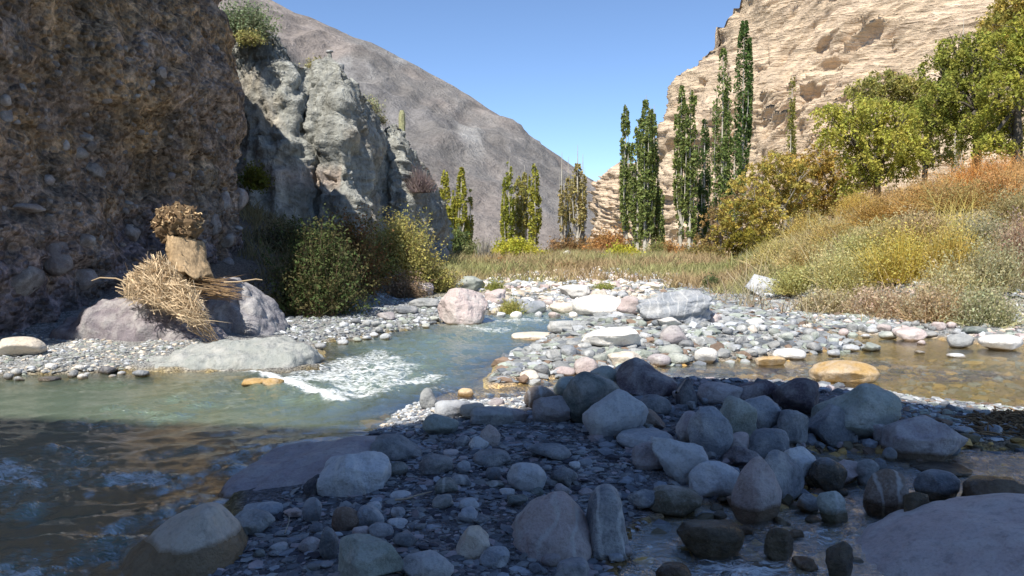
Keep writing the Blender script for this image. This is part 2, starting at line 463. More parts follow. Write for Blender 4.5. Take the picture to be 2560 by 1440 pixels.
# ------------------------------------------------------------------ water sheet
def stroke(P, pts, w):
    d = np.abs(path_dist(P, pts)); return np.exp(-(d / w) ** 2)
wx, wy, wnu = polar(430, 1.0, 21, 470, 20, 42)
wzz, ws, _, _, wa, wb, wc = ground(wx, wy, True)
WP2 = np.stack([wx, wy], 1)
surf = Wz(wx, wy)
Fo = np.zeros(len(wx)); Rough = np.zeros(len(wx))
FOAM = [([(600, 940), (700, 965), (780, 985), (850, 1008)], 0.16, 1.15), ([(730, 965), (860, 955), (1000, 930)], 0.42, 0.98), ([(820, 990), (900, 992), (1000, 970), (1080, 958)], 0.30, 0.92), ([(860, 925), (1010, 905)], 0.5, 0.7),
        ([(830, 930), (930, 910), (1010, 905)], 0.30, 0.62), ([(900, 950), (1060, 925)], 0.4, 0.5), ([(880, 905), (1000, 885)], 0.3, 0.42),
        ([(1130, 815), (1230, 822), (1340, 818)], 0.5, 0.88), ([(1160, 835), (1240, 845), (1260, 838)], 0.4, 0.82), ([(1290, 800), (1420, 805)], 0.3, 0.6), ([(1380, 815), (1470, 812)], 0.3, 0.6), ([(1100, 860), (1280, 850)], 0.5, 0.4),
        ([(-60, 1140), (40, 1160), (90, 1200)], 0.17, 0.85), ([(110, 1110), (190, 1115), (215, 1150), (130, 1170)], 0.07, 0.75), ([(260, 1190), (340, 1180), (430, 1195)], 0.07, 0.8), ([(120, 1180), (190, 1200)], 0.06, 0.65),
        ([(0, 1410), (100, 1430)], 0.11, 0.75), ([(190, 1050), (285, 1060)], 0.10, 0.75), ([(400, 1130), (470, 1120)], 0.05, 0.65), ([(0, 1260), (80, 1265)], 0.06, 0.6), ([(200, 1390), (260, 1340)], 0.05, 0.55),
        ([(200, 975), (360, 965)], 0.10, 0.5), ([(440, 1000), (500, 1010)], 0.12, 0.5), ([(300, 1020), (420, 1040)], 0.12, 0.42), ([(640, 1130), (560, 1160)], 0.06, 0.5),
        ([(1090, 985), (1200, 990), (1320, 985), (1480, 960)], 0.12, 0.75), ([(1740, 950), (1860, 955), (1960, 945)], 0.10, 0.6), ([(2180, 925), (2330, 955), (2450, 950)], 0.12, 0.42), ([(2040, 930), (2060, 960), (2200, 955)], 0.08, 0.5),
        ([(1720, 1440), (1800, 1400), (1930, 1400), (2010, 1435)], 0.13, 0.8), ([(1960, 1310), (2080, 1330), (2230, 1345)], 0.08, 0.7), ([(1560, 1390), (1640, 1400)], 0.05, 0.55), ([(2050, 1400), (2140, 1350)], 0.06, 0.55), ([(2220, 1330), (2300, 1340)], 0.05, 0.6),
        ([(300, 1400), (330, 1300), (480, 1250)], 0.05, 0.45)]
for pts, w, s in FOAM:
    g = stroke(WP2, gpl(pts), w); Fo = np.maximum(Fo, g * s); Rough = np.maximum(Rough, stroke(WP2, gpl(pts), w * 2.2))
for poly_, st_, sf_ in (([(600, 935), (720, 925), (830, 905), (920, 885), (1010, 880), (1070, 915), (1100, 955), (1000, 985), (880, 1012), (830, 1005), (740, 978), (650, 962)], 0.86, 0.5),
                       ([(1090, 806), (1200, 800), (1440, 798), (1470, 815), (1330, 838), (1270, 855), (1120, 845)], 0.62, 0.5),
                       ([(1690, 1460), (1730, 1385), (1900, 1380), (2050, 1420), (2060, 1470)], 0.92, 0.15), ([(-80, 1130), (80, 1135), (110, 1215), (-80, 1225)], 0.95, 0.16), ([(1930, 1300), (2100, 1300), (2280, 1340), (2150, 1380), (1980, 1350)], 0.76, 0.15),
                       ([(-60, 1390), (130, 1395), (200, 1460), (-60, 1470)], 0.85, 0.15), ([(220, 1170), (440, 1165), (450, 1215), (240, 1215)], 0.88, 0.12)):
    sdp = seg_dist(WP2, np.array(gpl(poly_))); g = sstep(0.05, -sf_, sdp); Fo = np.maximum(Fo, g * st_); Rough = np.maximum(Rough, g)
Rough = np.maximum(Rough, np.where(wc < 0, 0.8, 0))
flow = np.stack([wx * 1.0 + wy * 0.45, wy * 1.0 - wx * 0.45, wx * 0], 1)
w1 = fbm(flow * np.array([2.2, 4.4, 1]), 4, 51); w2 = fbm(flow * np.array([7.5, 12.0, 1]), 3, 52, ridge=True)
small = np.where(wa < np.minimum(wb, wc), 1.0, 0.45)
nearr = sstep(8.2, 4.5, wy)
waves = small * (w1 * (0.010 + 0.045 * Rough + 0.016 * nearr) + (w2 - 0.6) * (0.002 + 0.02 * Rough * Fo + 0.004 * nearr))
# standing wave and drop along the head of the rapid
edge = stroke(WP2, gpl([(620, 955), (740, 975), (850, 1010), (960, 1005), (1080, 995)]), 0.28)
waves += edge * 0.035 * (wa < 0.2)
surf2 = surf + waves
edgefade = sstep(0.3, -0.15, ws)
surf2 = surf + waves * edgefade
depth = np.clip(surf2 - wzz, 0, 2)
keep = ws < 0.28
F = gridfaces(wnu, 430, True)[:, ::-1]
F = F[keep[F].all(1)]
used = np.zeros(len(wx), bool); used[F] = True; idx = np.cumsum(used) - 1
turb = np.where(wa < np.minimum(wb, wc), 1.0, 0.06)

def water_material():
    m = bpy.data.materials.new('river_water'); m.use_nodes = True; nt = m.node_tree; nt.nodes.clear(); L = nt.links
    out = nd(nt, 'ShaderNodeOutputMaterial')
    pos = nd(nt, 'ShaderNodeNewGeometry').outputs['Position']
    def A(n):
        a = nd(nt, 'ShaderNodeAttribute'); a.attribute_name = n; return a.outputs['Fac']
    dep, foam, tb, rr = A('depth'), A('foam'), A('turb'), A('rough')
    mp = nd(nt, 'ShaderNodeMapping'); mp.inputs['Rotation'].default_value = (0, 0, 0.35); mp.inputs['Scale'].default_value = (0.8, 2.0, 1.0); L.new(pos, mp.inputs[0])
    r1 = noise(nt, mp.outputs[0], 5.0, 5, 0.6, 0.8); r2 = noise(nt, mp.outputs[0], 16.0, 4, 0.6, 1.2)
    h = mathn(nt, 'ADD', r1.outputs[0], mathn(nt, 'MULTIPLY', r2.outputs[0], 0.6))
    bst = mathn(nt, 'MULTIPLY_ADD', rr, 0.6, 0.13, clamp=True)
    bn = nd(nt, 'ShaderNodeBump'); bn.inputs['Distance'].default_value = 0.05; L.new(bst, bn.inputs['Strength']); L.new(h, bn.inputs['Height'])
    tr = nd(nt, 'ShaderNodeBsdfTransparent'); tr.inputs[0].default_value = (0.80, 0.82, 0.74, 1)
    df = nd(nt, 'ShaderNodeBsdfDiffuse'); df.inputs[0].default_value = (0.195, 0.26, 0.185, 1)
    k = mathn(nt, 'SUBTRACT', 1.0, mathn(nt, 'POWER', 2.718, mathn(nt, 'MULTIPLY', mathn(nt, 'MULTIPLY', dep, tb), -4.4)))
    body = nd(nt, 'ShaderNodeMixShader'); L.new(k, body.inputs[0]); L.new(tr.outputs[0], body.inputs[1]); L.new(df.outputs[0], body.inputs[2])
    gl = nd(nt, 'ShaderNodeBsdfGlossy'); gl.inputs['Roughness'].default_value = 0.09; L.new(bn.outputs[0], gl.inputs['Normal'])
    fr = nd(nt, 'ShaderNodeFresnel'); fr.inputs[0].default_value = 1.33; L.new(bn.outputs[0], fr.inputs['Normal'])
    mix1 = nd(nt, 'ShaderNodeMixShader'); L.new(mathn(nt, 'MULTIPLY', fr.outputs[0], 0.62), mix1.inputs[0]); L.new(body.outputs[0], mix1.inputs[1]); L.new(gl.outputs[0], mix1.inputs[2])
    f1 = noise(nt, mp.outputs[0], 9.0, 8, 0.72, 1.5)
    fo = nd(nt, 'ShaderNodeBsdfDiffuse'); fo.inputs[0].default_value = (0.80, 0.83, 0.84, 1)
    thr = mathn(nt, 'SUBTRACT', 0.80, mathn(nt, 'MULTIPLY', foam, 0.42))
    ff = mathn(nt, 'MULTIPLY', mathn(nt, 'SUBTRACT', f1.outputs[0], thr), 5.0, clamp=True)
    ff = mathn(nt, 'MULTIPLY', ff, 0.88)
    mix2 = nd(nt, 'ShaderNodeMixShader'); L.new(ff, mix2.inputs[0]); L.new(mix1.outputs[0], mix2.inputs[1]); L.new(fo.outputs[0], mix2.inputs[2])
    L.new(mix2.outputs[0], out.inputs[0])
    return m
M_WATER = water_material()
w_ob = mk('river_water', np.stack([wx, wy, surf2], 1)[used], idx[F], M_WATER, None, None, True,
          {'depth': depth[used], 'foam': Fo[used], 'turb': turb[used], 'rough': Rough[used]})
tag(w_ob, kind='structure')

# ------------------------------------------------------------------ cliffs and mountain
def resample(path, nu):
    path = np.asarray(path, float); d = np.r_[0, np.cumsum(np.linalg.norm(np.diff(path[:, :2], axis=0), axis=1))]
    t = np.linspace(0, d[-1], nu)
    return np.stack([np.interp(t, d, path[:, k]) for k in range(path.shape[1])], 1)

def curtain(name, path, nu, nv, profile, disp, colf, mat, back=6.0, nb=14, zb=-0.6, parent=None, smooth=True, drop=0.25, sm=0, radial=False, bdir=None):
    """rock wall along a ground path (x, y, top height): profile(t, z) gives how far it stands back from the path"""
    p = resample(path, nu)
    if sm:
        k = np.ones(sm) / sm
        for c in (0, 1): p[:, c] = np.convolve(np.pad(p[:, c], sm // 2, 'edge'), k, 'valid')[:nu]
    T = np.gradient(p[:, :2], axis=0); T /= np.linalg.norm(T, axis=1)[:, None]
    if sm:
        for c in (0, 1): T[:, c] = np.convolve(np.pad(T[:, c], sm // 2, 'edge'), k, 'valid')[:nu]
        T /= np.linalg.norm(T, axis=1)[:, None]
    N = np.stack([T[:, 1], -T[:, 0]], 1)
    if radial: N = -np.stack([p[:, 0] / p[:, 1], np.ones(nu)], 1)      # leans straight away from the valley mouth
    rows = []
    for t in np.linspace(0, 1, nv):
        z = zb + (p[:, 2] - zb) * t
        off = profile(t, z)
        rows.append(np.stack([p[:, 0] - N[:, 0] * off, p[:, 1] - N[:, 1] * off, z], 1))
    top = rows[-1]
    for kb in range(1, nb + 1):
        s = back * (kb / nb) ** 1.5
        q = top.copy(); q[:, 2] -= drop * s
        if bdir is None: q[:, 0] -= N[:, 0] * s; q[:, 1] -= N[:, 1] * s
        else: q[:, 0] += bdir[0] * s; q[:, 1] += bdir[1] * s
        rows.append(q)
    V = np.array(rows)
    du = np.gradient(V, axis=1); dv = np.gradient(V, axis=0)
    n = np.cross(du, dv); n /= np.linalg.norm(n, axis=2)[..., None] + 1e-9
    P = V.reshape(-1, 3); n = n.reshape(-1, 3)
    hfrac = np.concatenate([np.repeat(np.linspace(0, 1, nv), nu), np.ones(nb * nu)])
    d = disp(P, hfrac)
    P2 = P + n * d[:, None]
    return mk(name, P2, gridfaces(nu, nv + nb), mat, parent, np.clip(colf(P2, d, hfrac), 0.01, 1), smooth)

# brown cliff on the left bank
def prof_l(t, z):
    return np.interp(z, [-1, 0.3, 1.6, 2.6, 3.4, 4.6, 5.4, 6.6, 8.6, 10.5], [-0.15, 0.0, 0.12, 0.3, 0.28, -0.12, 0.0, 0.4, 0.15, -0.55])  # overhang above the frame is added to shade the bank bushes
def disp_l(P, h):
    Q = P * np.array([1, 1, 0.75])
    a = fbm(Q * 0.45, 3, 61) * 0.36; b = fbm(Q * 1.1, 5, 62, ridge=True) * 0.12 + fbm(Q * 5.5, 4, 64) * 0.065 - np.clip(fbm(Q * 2.6, 3, 65) - 0.35, 0, 1) * 0.3
    c = perlin(P * np.array([0.5, 0.5, 3.0]), 66) * 0.10
    lump = np.clip(perlin(P * 1.9, 67), 0, 1) * 0.28 * sstep(4.5, 1.5, P[:, 2])
    return a + b + c + lump - 0.1
def col_l(P, d, h):
    n = fbm(P * 0.5, 4, 71); n2 = fbm(P * np.array([2.2, 2.2, 0.8]), 4, 72); n3 = fbm(P * 3.0, 3, 73)
    c = np.zeros((len(P), 3)); c[:] = colr(0.46, 0.315, 0.185)
    k = sstep(-0.1, 0.35, n)[:, None]; c = c * (1 - k) + colr(0.37, 0.28, 0.215) * k
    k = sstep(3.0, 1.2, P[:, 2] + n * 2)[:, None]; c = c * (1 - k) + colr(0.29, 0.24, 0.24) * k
    k = sstep(0.15, 0.5, n2)[:, None] * 0.5; c = c * (1 - k) + colr(0.12, 0.125, 0.11) * k
    k = sstep(0.25, 0.6, -n2)[:, None] * 0.6; c = c * (1 - k) + colr(0.34, 0.23, 0.12) * k
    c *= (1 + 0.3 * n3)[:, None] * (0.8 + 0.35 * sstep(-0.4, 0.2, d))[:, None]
    return c
PATH_L = [(-40, 3, 13), (-14, 4.6, 14), (-7.65, 7.9, 14), (-7.6, 9.2, 14), (-7.35, 11, 13), (-6.7, 13, 11.3), (-5.75, 15.4, 9.2), (-5.6, 17, 8.4), (-7.5, 19.5, 9.0), (-14, 22, 12)]  # unseen top heights are shaped to cast shade onto the grey cliff
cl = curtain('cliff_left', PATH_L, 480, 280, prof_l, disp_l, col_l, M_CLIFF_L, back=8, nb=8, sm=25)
tag(cl, kind='structure')
_ = None

# grey fluted formation behind it
def fl(pts):   # (px, depth, row of the top edge) -> path
    return [(*at_depth(px, py, d)[:2], at_depth(px, py, d + 1.2)[2]) for px, d, py in pts]
def prof_g(t, z): return 1.3 * np.clip(t, 0, 1) ** 1.3
def disp_g(P, h):
    s = P[:, 0] * 0.8 + P[:, 1] * 0.6
    fl1 = fbm(np.stack([P[:, 0] * 0.95, P[:, 1] * 0.95, P[:, 2] * 0.22], 1), 3, 81, ridge=True)
    fl2 = fbm(np.stack([P[:, 0] * 3.0, P[:, 1] * 3.0, P[:, 2] * 0.6], 1), 3, 82, ridge=True)
    blk = fbm(P * np.array([0.9, 0.9, 0.55]), 3, 84) * 0.35
    fade = 1 - 0.6 * sstep(0.8, 1.0, h)
    return (fl1 * 0.30 + blk) * fade + fl2 * 0.12 + fbm(P * 5.0, 4, 83, ridge=True, gain=0.6) * 0.042 - np.clip(fbm(P * 2.4, 3, 87) - 0.36, 0, 1) * 0.45 - 0.2 + 0.3 * sstep(0.5, 0.0, h)
def col_g(P, d, h):
    n = fbm(P * 0.5, 3, 85); n2 = fbm(P * np.array([2, 2, 0.6]), 3, 86); n3 = fbm(P * 3.5, 3, 88)
    c = np.zeros((len(P), 3)); c[:] = colr(0.36, 0.36, 0.32)
    k = sstep(0.05, 0.5, n)[:, None]; c = c * (1 - k) + colr(0.40, 0.365, 0.30) * k
    k = (sstep(4.2, 3.7, P[:, 2]) * sstep(3.0, 3.6, P[:, 2]) * (P[:, 0] < -5))[:, None]; c = c * (1 - k) + colr(0.42, 0.35, 0.29) * k
    return c * (1 + 0.22 * n2 + 0.2 * n3)[:, None]
G1 = [(*at_depth(px, py, d)[:2], at_depth(px, py, d + 2.3)[2]) for px, d, py in [(380, 24, 70), (560, 22.3, 84), (600, 21.8, 90), (690, 21.6, 95), (716, 21.5, 118), (734, 21.7, 150), (752, 22.1, 168), (772, 22.4, 170), (792, 22.3, 158), (822, 22.2, 150),
      (848, 21.8, 162), (868, 21.8, 186), (884, 22.4, 214), (908, 24.6, 250), (935, 26.8, 292), (950, 28.0, 338), (976, 27.4, 312), (1005, 27.0, 318), (1018, 27.8, 366), (1045, 30, 400), (1075, 33, 438), (1088, 35, 470), (1098, 37, 540), (1112, 39, 596), (1130, 42, 640)]]
g1 = curtain('cliff_grey', G1, 540, 210, lambda t, z: 2.3 * np.clip(t, 0, 1) ** 1.25, disp_g, col_g, M_CLIFF_G, back=2.5, nb=8, sm=9, drop=0.8, radial=True); tag(g1, kind='structure')

# cream cliff on the right
def strat(P): return P[:, 2] * 0.87 - P[:, 0] * 0.42 - P[:, 1] * 0.10
def disp_r(P, h):
    q = strat(P) + fbm(P * 0.05, 3, 91) * 3.0
    qq = np.stack([P[:, 0] * 0.05, P[:, 1] * 0.05, q * 0.8], 1)
    led = fbm(qq, 4, 92, ridge=True)
    qf = np.stack([P[:, 0] * 0.22, P[:, 1] * 0.22, q * 2.0], 1)
    led2 = fbm(qf, 3, 93)
    cr = fbm(np.stack([P[:, 0] * 0.55, P[:, 1] * 0.55, P[:, 2] * 0.07], 1), 3, 94, ridge=True)
    big = fbm(P * 0.045, 3, 95) * 4.0
    hole = sstep(0.42, 0.62, perlin(P * np.array([0.30, 0.30, 0.42]), 96)) * -1.6 * sstep(0.0, 0.4, perlin(P * 0.045, 97) + 0.12)
    fr = (q / 1.7 + fbm(P * 0.12, 3, 89) * 0.9) % 1.0
    fr2 = (q / 0.62 + fbm(P * 0.3, 2, 90) * 0.9) % 1.0
    ms = sstep(-0.1, 0.3, perlin(P * np.array([0.10, 0.10, 0.14]), 99))
    terr = (np.power(fr, 2.2) * 1.5 * ms + np.power(fr2, 2.0) * 0.32)
    mk_ = 0.35 + 0.65 * sstep(-0.15, 0.35, perlin(P * 0.03, 98))
    jn = -0.9 * sstep(0.80, 0.97, fbm(np.stack([P[:, 0] * 0.16 + P[:, 2] * 0.03, P[:, 1] * 0.16, P[:, 2] * 0.05], 1), 2, 88, ridge=True)) * ms
    return big + jn + (led * 0.4 + led2 * 0.45 + cr * 0.6) * mk_ + terr + hole - 1.1
def col_r(P, d, h):
    n = fbm(P * 0.05, 3, 101); q = strat(P)
    n2 = fbm(np.stack([P[:, 0] * 0.08, P[:, 1] * 0.08, q * 0.8], 1), 3, 102)
    c = np.zeros((len(P), 3)); c[:] = colr(0.60, 0.465, 0.325)
    k = sstep(0.0, 0.4, n2)[:, None] * 0.5; c = c * (1 - k) + colr(0.54, 0.42, 0.31) * k
    k = sstep(0.1, 0.5, n)[:, None] * 0.5; c = c * (1 - k) + colr(0.60, 0.48, 0.33) * k
    return c * (1 + 0.10 * n2)[:, None]
def fr_(pts, lean): return [(*at_depth(px, py, d)[:2], at_depth(px, py, d + lean)[2]) for px, d, py in pts]
R1 = fr_([(1470, 150, 600), (1488, 138, 560), (1500, 128, 520), (1515, 120, 478), (1545, 112, 436), (1600, 102, 385), (1635, 97, 335), (1660, 94, 262), (1690, 91, 192), (1740, 88, 165),
          (1765, 86, 120), (1800, 84, 62), (1850, 82, -2), (1900, 80, -60), (2000, 78, -150), (2300, 72, -400), (2600, 66, -600), (3100, 60, -700), (4200, 60, -500)], 14)
r1 = curtain('cliff_right', R1, 500, 330, lambda t, z: 14 * np.clip(t, 0, 1) ** 1.1, disp_r, col_r, M_CLIFF_R, back=40, nb=8, sm=0, drop=0.3, zb=-1, radial=True); tag(r1, kind='structure')

# scree mountain
def disp_m(P, h):
    a = fbm(np.stack([P[:, 0] * 0.012, P[:, 1] * 0.004, P[:, 2] * 0.004], 1), 4, 111, ridge=True) * 6
    b = fbm(P * 0.03, 4, 112) * 2.5
    c = fbm(np.stack([P[:, 0] * 0.05, P[:, 1] * 0.01, P[:, 2] * 0.02], 1), 3, 113, ridge=True) * 2.2
    return (a + b + c) * sstep(0.0, 0.15, h) * (1 - 0.75 * sstep(0.75, 1.0, h)) - 3
def col_m(P, d, h):
    n = fbm(P * np.array([0.012, 0.008, 0.008]), 4, 115); st = fbm(np.stack([P[:, 0] * 0.035 + P[:, 2] * 0.012, P[:, 1] * 0.004, P[:, 2] * 0.006], 1), 4, 116)
    c = np.zeros((len(P), 3)); c[:] = colr(0.21, 0.195, 0.18)
    k = sstep(0.25, 0.55, st)[:, None] * 0.6; c = c * (1 - k) + colr(0.34, 0.33, 0.31) * k
    k = sstep(0.0, 0.5, n)[:, None] * 0.5; c = c * (1 - k) + colr(0.30, 0.245, 0.21) * k
    k = sstep(0.2, 0.6, -n)[:, None] * 0.6; c = c * (1 - k) + colr(0.20, 0.19, 0.185) * k
    return c
MP = fr_([(-900, 260, -700), (-200, 250, -480), (300, 240, -220), (560, 235, -60), (690, 230, 0), (740, 230, 28), (800, 228, 50), (880, 226, 88), (960, 224, 122), (1040, 222, 160), (1110, 220, 192),
          (1200, 218, 250), (1290, 216, 318), (1340, 216, 348), (1400, 216, 382), (1460, 218, 425), (1515, 220, 466), (1600, 224, 520), (1800, 230, 560), (2200, 240, 560)], 330)
m1 = curtain('mountain', MP, 330, 170, lambda t, z: 330 * t, disp_m, col_m, M_MOUNT, back=300, nb=8, sm=0, drop=0.5, zb=-5, radial=True); tag(m1, kind='structure')

# unseen rock wall behind the camera, added and shaped to throw the foreground shade
SB = [(-9, 7.2), (-6, 7.2), (-4.7, 7.3), (-2.7, 7.0), (-1.2, 6.8), (-0.6, 6.8), (0.0, 7.1), (0.6, 7.9), (1.1, 8.4), (1.7, 8.5), (2.4, 8.2), (3.2, 8.0), (3.6, 7.6), (4.2, 7.3), (5, 6.9), (9, 6.6)]  # shade edge on the ground that the wall top is shaped to cast
bp = []
for x, yb in SB:
    H = (yb + 6.0) / 0.66; bp.append((x - 0.36 * H, -6.0, H + 0.0))
bp = [(bp[0][0], -6.0, bp[0][2])] + bp
bp = bp[::-1]
bpw = [(x, y, z) for x, y, z in bp]
def col_b(P, d, h):
    c = np.zeros((len(P), 3)); c[:] = colr(0.26, 0.21, 0.16); return c * (1 + 0.3 * fbm(P * 0.4, 3, 121))[:, None]
back_ = curtain('unseen_shade_cliff', bpw, 260, 60, lambda t, z: 0.0 * z + 0.6 * (1 - t), lambda P, h: fbm(P * 0.35, 4, 122) * 0.8 * (1 - sstep(0.85, 1.0, h)), col_b, M_CLIFF_L, back=12, nb=6, drop=0.9)
tag(back_, kind='structure')

# ------------------------------------------------------------------ stones
ICO = {}
def ico(level):
    if level not in ICO:
        bm = bmesh.new(); bmesh.ops.create_icosphere(bm, subdivisions=level, radius=1.0)
        V = np.array([v.co[:] for v in bm.verts]); F = np.array([[v.index for v in f.verts] for f in bm.faces]); bm.free()
        ICO[level] = (V / np.linalg.norm(V, axis=1)[:, None], F)
    return ICO[level]

KINDS = {   # power, cuts, hardness, cut range, noise, taper towards the top, elongation, tilt (deg)
    'round': (2.3, 9, 0.8, (0.66, 0.9), 0.05, 0.0, 1.0, 0),
    'oval': (2.3, 7, 0.8, (0.66, 0.9), 0.04, 0.05, 1.0, 0),
    'block': (3.2, 9, 0.92, (0.55, 0.85), 0.06, 0.10, 1.0, 0),
    'angular': (2.6, 11, 0.95, (0.48, 0.80), 0.07, 0.12, 1.0, 0),
    'slab': (3.4, 6, 0.9, (0.6, 0.9), 0.06, 0.06, 1.0, 0),
    'tear': (2.1, 5, 0.7, (0.66, 0.9), 0.04, 0.62, 1.0, 0),
    'wedge': (2.6, 8, 0.92, (0.5, 0.82), 0.05, 0.4, 1.0, 0),
    'rough': (2.3, 14, 0.9, (0.5, 0.85), 0.16, 0.15, 1.0, 0),
}
def rock_shape(level, kind, seed, tilt=0.0, elong=1.0):
    V, F = ico(level); V = V.copy()
    p, cuts, hard, cr, nz, taper, _, _ = KINDS[kind]
    rng = np.random.RandomState(seed % 100000)
    V /= (np.abs(V) ** p).sum(1)[:, None] ** (1 / p)
    for i in range(cuts):
        n = rng.normal(size=3); n /= np.linalg.norm(n); off = rng.uniform(*cr) * (1.0 if p < 3 else 1.15)
        s = V @ n - off; V -= n * (np.maximum(0, s) * hard)[:, None]
    V[:, :2] *= (1 - taper * (V[:, 2:3] * 0.5 + 0.5) ** 1.3)
    nn = V / np.linalg.norm(V, axis=1)[:, None]
    V += nn * (fbm(V * 1.2 + seed * 3.1, 3, seed % 13) * nz * 1.8)[:, None]
    if level >= 4: V += nn * (fbm(V * 5.0, 3, seed % 7) * nz * 0.3)[:, None]
    if tilt or elong != 1.0:
        V[:, 0] *= elong; a = math.radians(tilt); c, s = math.cos(a), math.sin(a)
        V = np.stack([V[:, 0] * c - V[:, 2] * s, V[:, 1], V[:, 0] * s + V[:, 2] * c], 1)
    lo, hi = V.min(0), V.max(0); V = (V - (lo + hi) / 2) / ((hi - lo) / 2)
    return V, F

COL = dict(slate=(0.165, 0.18, 0.20), blue=(0.29, 0.315, 0.35), dark=(0.07, 0.07, 0.085), plum=(0.11, 0.085, 0.10), green=(0.11, 0.135, 0.125), sage=(0.30, 0.33, 0.29), pale=(0.50, 0.52, 0.54),
           mauve=(0.34, 0.30, 0.31), pink=(0.50, 0.41, 0.39), cream=(0.60, 0.52, 0.42), white=(0.74, 0.71, 0.66), ochre=(0.50, 0.32, 0.12), brown=(0.22, 0.16, 0.12), grey=(0.28, 0.29, 0.29), olive=(0.14, 0.12, 0.08), rust=(0.30, 0.15, 0.08))
LANDMARKS = []      # (x, y, px, py, short name)
NSTONE = [0]
def place_rock(name, cx, cy, w, h, colour, kind, label=None, short=None, mat=None, tilt=0, elong=1.0, level=None, depth=0.8, wet=True, D=None, cat='stone', group=None, base=None, grow=0.0, kk=0.30):
    NSTONE[0] += 1
    yb = cy + h / 2 if base is None else base
    g = hit(cx, yb - 0.05 * h)
    wm = w / FPX * g[1]
    if D is None: D = g[1] + kk * wm * depth
    ctr = at_depth(cx, cy, D)
    a = w / 2 / FPX * D; vis = h / 2 / FPX * D; b = a * depth
    th = math.atan2(CAMZ - ctr[2], D)
    q = vis ** 2 - (b * math.sin(th)) ** 2
    if q < (0.35 * vis) ** 2:
        b = vis * 0.85 / max(math.sin(th), 0.05); b = min(b, a * 1.2); q = max(vis ** 2 - (b * math.sin(th)) ** 2, (0.45 * vis) ** 2)
    c = math.sqrt(q) / math.cos(th)
    if level is None: level = 4 if w > 75 else 3
    V, F = rock_shape(level, kind, NSTONE[0] * 37 + 5, tilt, elong)
    V = V * np.array([a, b, c])
    gz_ = float(ground(ctr[0], ctr[1])[0])
    bottom = ctr[2] - c
    if bottom > gz_ - 0.25 * c:
        k = min((ctr[2] - (gz_ - 0.3 * c)) / c, 1.7 if gz_ > float(Wz(ctr[0], ctr[1])) else 1.15)
        V[:, 2] = np.where(V[:, 2] < 0, V[:, 2] * k, V[:, 2])
    o = mk(name, V + ctr, F, mat or M_STONE, None, None, True, None, ctr)
    c0 = COL[colour] if isinstance(colour, str) else colour
    o.color = (*c0, 1)
    if wet: o['wetz'] = float(Wz(ctr[0], ctr[1]) + 0.03) if not isinstance(wet, float) else float(Wz(ctr[0], ctr[1]) + wet)
    else: o['wetz'] = -5.0
    tag(o, label, cat, group)
    if short: LANDMARKS.append((ctr[0], ctr[1], cx, cy, short))
    return o

B, S_, P_ = 'boulder', 'stone', 'stone'
V_, Q_ = M_VEIN, M_PIT
